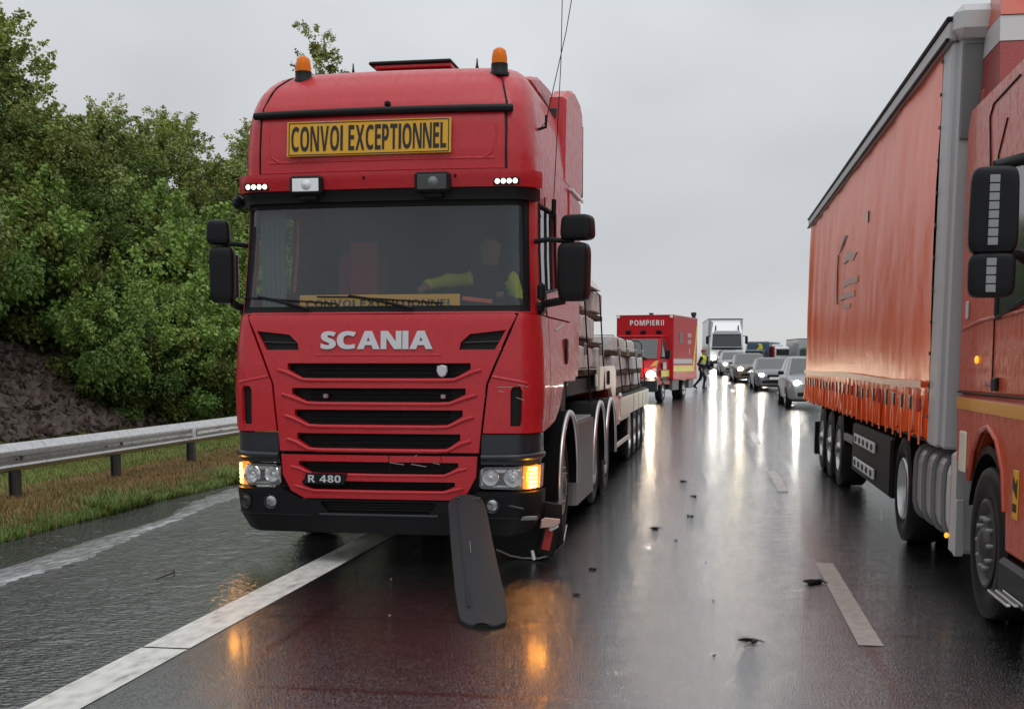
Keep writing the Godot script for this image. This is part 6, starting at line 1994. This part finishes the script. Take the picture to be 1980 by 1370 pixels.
func orange_tractor() -> void:
	var t := thing("orange_red_tractor_truck", "orange-red tractor truck cut by the right edge, silver ribbed tank and yellow stripe", "truck", Vector3(1.86 + 1.24, 0, -7.35))
	var red: Material = M.orange_red_paint
	# local: front z 0, rear of cab z -2.5; left side at x -1.24
	var X := -1.24
	var sidef := Transform3D(Basis(Vector3(0, 0, -1), Vector3.UP, Vector3(-1, 0, 0)), Vector3(0, 0, 0))
	var low := pv([0.0, 0.54, 0.80, 0.54, 0.84, 0.80, 0.92, 1.04, 1.10, 1.22, 1.35, 1.30, 1.62, 1.25, 1.84, 1.10, 1.95, 0.95, 2.46, 0.98, 2.5, 1.50, 0.0, 1.52])
	for s in [-1.0, 1.0]:
		var xf := Transform3D(Basis(Vector3(0, 0, -1), Vector3.UP, Vector3(s, 0, 0)), Vector3(s * 1.14, 0, 0))
		var q := MB.new()
		q.prism(low, xf, 0.10, 0.03)
		part(t, "wheel_panel", q, red)
		q = MB.new()
		q.prism(pv([0.0, 1.52, 2.5, 1.50, 2.5, 3.45, 2.36, 3.60, 0.60, 3.62, 0.25, 2.9, 0.04, 2.2]), xf, 0.095, 0.035)
		part(t, "cab_side", q, red)
		q = MB.new()
		q.prism(pv([0.32, 2.16, 1.20, 2.05, 1.22, 2.95, 0.60, 2.95]), xf, 0.105, 0.0)
		part(t, "side_window", q, M.car_glass)
		var path := []
		for e in [[0.30, 2.14], [1.24, 2.03], [1.26, 2.99], [0.57, 2.99], [0.30, 2.14]]: path.append(Vector3(s * 1.245, e[1], -e[0]))
		part(t, "window_seal", pipe(path, 0.018, 6), M.black)
		part(t, "door_seam", pipe([Vector3(s * 1.237, 1.55, -1.34), Vector3(s * 1.237, 2.2, -1.35), Vector3(s * 1.237, 3.1, -1.42), Vector3(s * 1.237, 3.3, -1.2)], 0.007, 5), M.black)
		part(t, "body_crease", pipe([Vector3(s * 1.232, 1.98, -2.42), Vector3(s * 1.24, 2.03, -1.8), Vector3(s * 1.236, 2.06, -0.2)], 0.014, 6), red)
		part(t, "panel_seam", pipe([Vector3(s * 1.238, 1.52, -2.48), Vector3(s * 1.240, 1.53, -0.02)], 0.007, 5), M.black)
		part(t, "arch_lip", pipe([Vector3(s * 1.235, 0.90, -1.97), Vector3(s * 1.24, 1.12, -1.83), Vector3(s * 1.245, 1.27, -1.6), Vector3(s * 1.245, 1.315, -1.35), Vector3(s * 1.245, 1.24, -1.10), Vector3(s * 1.24, 1.05, -0.91), Vector3(s * 1.235, 0.80, -0.85)], 0.02, 8), red)
		var st := part(t, "amber_stripe", box(Vector3(s * 1.243, 1.44, -1.25), Vector3(0.012, 0.085, 2.42), 0.003), M.stripe_amber)
		q = MB.new()
		q.prism(pv([2.46, 1.55, 2.56, 1.6, 2.56, 2.6, 2.54, 3.45, 2.46, 3.5]), Transform3D(xf.basis, Vector3(s * 1.10, 0, 0)), 0.09, 0.02)
		part(t, "side_deflector", q, red)
		part(t, "door_handle", box(Vector3(s * 1.245, 1.60, -1.22), Vector3(0.03, 0.09, 0.14), 0.012), M.black)
		part(t, "handle_recess", box(Vector3(s * 1.243, 1.60, -1.42), Vector3(0.012, 0.03, 0.2), 0.004), M.dark_red_paint)
		var mk := MB.new()
		mk.ball(Vector3(s * 1.245, 1.76, -1.82), Vector3(0.015, 0.028, 0.03), 6, 10)
		part(t, "side_marker_lamp", mk, M.marker_amber)
		part(t, "air_vent", box(Vector3(s * 1.245, 2.12, -2.2), Vector3(0.02, 0.13, 0.06), 0.01), M.stripe_silver)
		part(t, "splash_flap", box(Vector3(s * 1.245, 1.09, -2.17), Vector3(0.02, 0.30, 0.22), 0.01), M.reflective_cream)
		# warning sticker, yellow with dark mark
		var stk := part(t, "warning_sticker", box(Vector3(s * 1.244, 0.94, -0.55), Vector3(0.008, 0.30, 0.13), 0.003), M.sign_yellow)
		q = MB.new()
		q.prism(pv([0.50, 0.92, 0.60, 0.98, 0.60, 1.05, 0.54, 1.0, 0.50, 1.04]), Transform3D(xf.basis, Vector3(s * 1.248, 0, 0)), 0.004)
		part(stk, "sticker_mark", q, M.black_print)
		part(stk, "sticker_mark", box(Vector3(s * 1.2495, 0.86, -0.55), Vector3(0.004, 0.05, 0.09), 0.0), M.black_print)
		wheel(t, Vector3(s * 1.23, 0.52, -1.42), 0.52, 0.32, s, M.wheel_shaded)
		wheel(t, Vector3(s * 1.23, 0.52, -5.12), 0.52, 0.6, s, M.steel, true)
		q = MB.new()
		arch(q, Vector3(s * 1.22, 0.54, -1.42), 0.60, 0.42, s, 0.3, PI + 0.5, 0.03)
		part(t, "wheel_liner", q, M.black)
		q = MB.new()
		arch(q, Vector3(s * 1.24, 0.54, -5.12), 0.62, 0.6, s, 0.1, PI - 0.1, 0.03)
		part(t, "mudguard", q, M.black)
		# mirrors with segmented pale strip on their backs
		var mx: float = s * 1.5
		q = MB.new()
		q.pod(Vector3(mx, 2.61, -0.26), Vector3(0.27, 0.49, 0.17), Basis(Vector3.UP, s * 0.12), 0.3, 0.4, 0.03)
		var mo := part(t, "mirror", q, M.plastic)
		q = MB.new()
		q.pod(Vector3(mx, 2.245, -0.26), Vector3(0.26, 0.26, 0.16), Basis(Vector3.UP, s * 0.12), 0.4, 0.4, 0.0)
		var mo2 := part(t, "wide_mirror", q, M.plastic)
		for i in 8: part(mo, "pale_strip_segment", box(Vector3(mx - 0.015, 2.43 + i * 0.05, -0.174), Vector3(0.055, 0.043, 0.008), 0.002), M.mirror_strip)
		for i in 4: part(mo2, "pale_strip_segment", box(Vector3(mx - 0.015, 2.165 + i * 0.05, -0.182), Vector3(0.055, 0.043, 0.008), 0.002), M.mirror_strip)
		part(t, "mirror_arm", pipe([Vector3(s * 1.2, 2.90, -0.45), Vector3(s * 1.35, 2.90, -0.28), Vector3(mx, 2.86, -0.27)], 0.035, 8), M.plastic)
		part(t, "mirror_arm", pipe([Vector3(s * 1.2, 2.28, -0.4), Vector3(s * 1.35, 2.36, -0.28), Vector3(mx, 2.37, -0.27)], 0.03, 8), M.plastic)
		# ribbed tank with straps
		q = MB.new()
		var prof := PackedVector2Array()
		for i in 24:
			var a := TAU * i / 24.0
			var c := Vector2(cos(a), sin(a))
			prof.append(Vector2(signf(c.x) * pow(absf(c.x), 0.45) * 0.30, signf(c.y) * pow(absf(c.y), 0.45) * 0.33))
		q.prism(prof, Transform3D(Basis(), Vector3(s * 0.93, 0.68, -4.42)), 1.62, 0.04)
		var tk := part(t, "fuel_tank", q, M.tank_silver)
		for i in 4:
			var rp := []
			for k in 25:
				var a := TAU * k / 24.0
				var c := Vector2(cos(a), sin(a))
				rp.append(Vector3(s * 0.93 + signf(c.x) * pow(absf(c.x), 0.45) * 0.312, 0.68 + signf(c.y) * pow(absf(c.y), 0.45) * 0.342, -4.25 + i * 0.46))
			part(tk, "tank_strap", pipe(rp, 0.025, 6), M.dull_grey)
		part(t, "tank_end_plate", box(Vector3(s * 1.12, 0.66, -2.66), Vector3(0.22, 0.80, 0.10), 0.03), M.tank_silver)
		part(t, "hanging_flap", box(Vector3(s * 1.19, 0.48, -2.50), Vector3(0.07, 0.44, 0.03), 0.01), M.tank_silver)
		mk = MB.new()
		mk.ball(Vector3(s * 1.25, 0.40, -2.66), Vector3(0.018, 0.022, 0.022), 6, 10)
		part(t, "side_marker_lamp", mk, M.marker_amber)
		part(t, "entry_step", box(Vector3(s * 1.15, 0.40, -0.42), Vector3(0.24, 0.24, 0.84), 0.03), M.plastic)
		for i in 3: part(t, "step_tread", box(Vector3(s * (1.262 + 0.045 * i), 0.33, -0.40), Vector3(0.026, 0.016, 0.5), 0.003), M.aluminium)
	# cab front, roof, rear
	var c := MB.new()
	c.hexa([Vector3(-1.14, 0.45, 0.0), Vector3(1.14, 0.45, 0.0), Vector3(1.14, 0.45, -0.12), Vector3(-1.14, 0.45, -0.12), Vector3(-1.14, 2.1, -0.03), Vector3(1.14, 2.1, -0.03), Vector3(1.14, 2.1, -0.15), Vector3(-1.14, 2.1, -0.15)])
	part(t, "cab_front", c, red)
	c = MB.new()
	c.hexa([Vector3(-1.14, 2.1, -0.03), Vector3(1.14, 2.1, -0.03), Vector3(1.14, 2.1, -0.08), Vector3(-1.14, 2.1, -0.08), Vector3(-1.1, 3.1, -0.32), Vector3(1.1, 3.1, -0.32), Vector3(1.1, 3.1, -0.37), Vector3(-1.1, 3.1, -0.37)])
	part(t, "windscreen", c, M.truck_glass)
	c = MB.new()
	c.hexa([Vector3(-1.14, 3.1, -0.32), Vector3(1.14, 3.1, -0.32), Vector3(1.14, 3.1, -2.5), Vector3(-1.14, 3.1, -2.5), Vector3(-1.02, 3.66, -0.7), Vector3(1.02, 3.66, -0.7), Vector3(1.08, 3.66, -2.5), Vector3(-1.08, 3.66, -2.5)])
	part(t, "cab_roof", c, red)
	c = MB.new()
	c.hexa([Vector3(-1.13, 3.66, -1.98), Vector3(1.13, 3.66, -1.98), Vector3(1.13, 3.66, -2.6), Vector3(-1.13, 3.66, -2.6), Vector3(-1.12, 3.98, -2.06), Vector3(1.12, 3.98, -2.06), Vector3(1.12, 3.98, -2.6), Vector3(-1.12, 3.98, -2.6)])
	part(t, "roof_deflector", c, M.dark_red_paint)
	c = MB.new()
	c.hexa([Vector3(-1.125, 3.983, -2.055), Vector3(1.125, 3.983, -2.055), Vector3(1.125, 3.983, -2.6), Vector3(-1.125, 3.983, -2.6), Vector3(-1.115, 4.17, -2.11), Vector3(1.115, 4.17, -2.11), Vector3(1.115, 4.17, -2.6), Vector3(-1.115, 4.17, -2.6)])
	part(t, "deflector_band", c, M.stripe_silver)
	c = MB.new()
	c.hexa([Vector3(-1.115, 4.173, -2.10), Vector3(1.115, 4.173, -2.10), Vector3(1.115, 4.173, -2.6), Vector3(-1.115, 4.173, -2.6), Vector3(-1.08, 4.46, -2.3), Vector3(1.08, 4.46, -2.3), Vector3(1.08, 4.46, -2.6), Vector3(-1.08, 4.46, -2.6)])
	part(t, "deflector_top", c, M.orange_red_paint)
	for s in [-1.0, 1.0]:
		part(t, "sleeper_seam", pipe([Vector3(s * 1.238, 2.93, -1.55), Vector3(s * 1.238, 2.96, -1.62), Vector3(s * 1.238, 3.40, -1.72), Vector3(s * 1.238, 3.47, -1.62), Vector3(s * 1.238, 3.5, -0.9)], 0.008, 5), M.black)
		part(t, "sleeper_seam", pipe([Vector3(s * 1.238, 2.93, -1.55), Vector3(s * 1.238, 2.93, -0.7)], 0.008, 5), M.black)
	part(t, "front_grille", box(Vector3(0, 1.35, 0.01), Vector3(1.5, 0.75, 0.05), 0.02), M.black)
	for k in 4: part(t, "grille_slat", box(Vector3(0, 1.08 + k * 0.18, 0.035), Vector3(1.5, 0.05, 0.05), 0.015), red)
	for s in [-1.0, 1.0]:
		part(t, "headlight", box(Vector3(s * 0.92, 0.78, 0.02), Vector3(0.38, 0.22, 0.06), 0.03), M.chrome)
		part(t, "wiper", pipe([Vector3(s * 0.2, 2.08, 0.0), Vector3(s * 0.55, 2.25, -0.03), Vector3(s * 0.85, 2.3, -0.06)], 0.014, 6), M.black)
	part(t, "rear_wall", box(Vector3(0, 2.3, -2.5), Vector3(2.3, 2.9, 0.06), 0.02), M.dark_red_paint)
	part(t, "chassis", box(Vector3(0, 0.85, -3.4), Vector3(0.95, 0.34, 5.4), 0.03), M.black)
	part(t, "engine", box(Vector3(0, 0.95, -1.4), Vector3(1.3, 0.9, 2.0), 0.08), M.black)
	part(t, "bumper", box(Vector3(0, 0.38, -0.06), Vector3(2.46, 0.32, 0.2), 0.06), M.plastic)

# ---------------------------------------------------------------- bits on the road and a made-up strip for a blurred smear
func debris() -> void:
	# made-up dark grey strip, shaped after a blurred smear below the bumper
	var b := MB.new()
	var rows := []
	var st := [[Vector3(-1.98, 0.60, -10.08), 0.14], [Vector3(-1.96, 0.575, -9.98), 0.155], [Vector3(-1.90, 0.50, -9.76), 0.16], [Vector3(-1.80, 0.37, -9.36), 0.165], [Vector3(-1.70, 0.25, -8.98), 0.17], [Vector3(-1.59, 0.13, -8.56), 0.175], [Vector3(-1.50, 0.05, -8.2), 0.17], [Vector3(-1.465, 0.025, -8.02), 0.15], [Vector3(-1.45, 0.02, -7.93), 0.10], [Vector3(-1.45, 0.02, -7.90), 0.06]]
	for layer in 2:
		rows = []
		for s in st:
			var line := PackedVector3Array()
			for i in 9:
				var k := i / 4.0 - 1.0
				line.append(s[0] + Vector3(k * s[1], 0.05 * (1.0 - k * k) * (1.0 if s[0].y > 0.1 else 0.4) - layer * 0.012, 0))
			rows.append(line)
		b.grid(rows, false, -1.0)
	var torn := thing("smear_strip", "made-up dark grey strip in place of a blurred smear between bumper and wet road", "stand-in strip")
	part(torn, "strip", b, M.grey_plastic)
	var gr := []
	for s in st.slice(1, 7): gr.append(s[0] + Vector3(-0.55 * s[1], 0.036, 0))
	part(torn, "moulded_rib", pipe(gr, 0.007, 6), M.grey_plastic)
	part(torn, "bent_bracket", box(Vector3(-1.93, 0.605, -10.02), Vector3(0.16, 0.03, 0.07), 0.008, Basis(Vector3.BACK, 0.2)), M.post_steel)  # bracket, bolts, rib and scuff are invented details of this strip
	for x in [-2.03, -1.88]: part(torn, "bolt", box(Vector3(x, 0.63, -9.99), Vector3(0.022, 0.016, 0.022), 0.006), M.post_steel)
	part(torn, "scuff", pipe([Vector3(-1.86, 0.425, -9.5), Vector3(-1.78, 0.372, -9.2), Vector3(-1.74, 0.325, -9.02)], 0.004, 4), M.dull_grey)
	var r := RandomNumberGenerator.new()
	r.seed = 77
	var bits := [[-0.53, -12.96, 0.09, "small black lump lying alone in the lane between the two trucks"], [0.85, -9.95, 0.12, "bent black plastic strip beside the tan lane marking"], [0.28, -7.76, 0.10, "black broken plastic piece nearest the camera, left of the lane marking"], [-0.94, -9.14, 0.07, "small dark scrap near the torn step of the red truck"], [-0.18, -16.19, 0.08, "dark chip far up the lane between the two trucks"], [-0.34, -18.13, 0.08, "farthest dark chip in the lane beside the trailer"], [-0.18, -14.07, 0.07, "thin dark chip in the middle of the lane"], [0.0, -10.84, 0.04, "tiny upright dark chip left of the tan lane marking"], [0.05, -9.07, 0.05, "small dark crumb in the lane between the bent strip and the nearest piece"], [-0.32, -12.15, 0.06, "flat dark scrap just below the black lump"], [-0.95, -10.3, 0.07, "dark scrap by the red truck's front wheel"], [0.04, -7.34, 0.05, "dark crumb at the bottom of the photo in the lane"], [-2.93, -10.1, 0.06, "grey scrap lying under the red truck's bumper"], [-2.5, -9.6, 0.02, "white speck of glass on the dark asphalt before the bumper"], [-2.15, -8.2, 0.02, "bright glass crumb left of the made-up dark strip"]]
	for e in bits:
		var q := MB.new()
		var s: float = e[2] * 0.72
		var n := 3 if s > 0.05 else 1
		for k in n:
			q.box(Vector3(r.randf_range(-0.6, 0.6) * s, s * 0.16, r.randf_range(-0.4, 0.4) * s), Vector3(s * r.randf_range(0.5, 1.1), s * r.randf_range(0.2, 0.4), s * r.randf_range(0.3, 0.6)), s * 0.08, Basis(Vector3.UP, r.randf() * TAU) * Basis(Vector3.RIGHT, r.randf_range(-0.4, 0.4)))
		if s > 0.06:
			q.tube([Vector3(-s, s * 0.15, 0), Vector3(-s * 0.3, s * 0.35, s * 0.2), Vector3(s * 0.6, s * 0.2, -s * 0.1), Vector3(s * 1.2, s * 0.1, s * 0.2)], s * 0.1, s * 0.05, 5)
		var o := single("glass_crumb" if s < 0.03 else "plastic_scrap", q, M.white_paint if s < 0.03 else M.black, e[3], "debris", "scraps of debris on the wet road")
		o.position = Vector3(e[0], road_y(e[1]) + 0.003, e[1])
	# one long grass stalk washed onto the shoulder
	single("grass_stalk", pipe([Vector3(-4.42, 0.012, -9.72), Vector3(-4.33, 0.02, -9.55), Vector3(-4.36, 0.012, -9.25)], 0.006, 5), M.bark, "thin dark stalk washed onto the rippling hard shoulder", "stalk")

func _ready() -> void:
	setup()
	materials()
	ground()
	guardrail()
	trees()
	verge()
	red_truck()
	cab_contents()
	low_trailer()
	fire_van()
	firefighter()
	queue()
	orange_trailer()
	orange_tractor()
	debris()
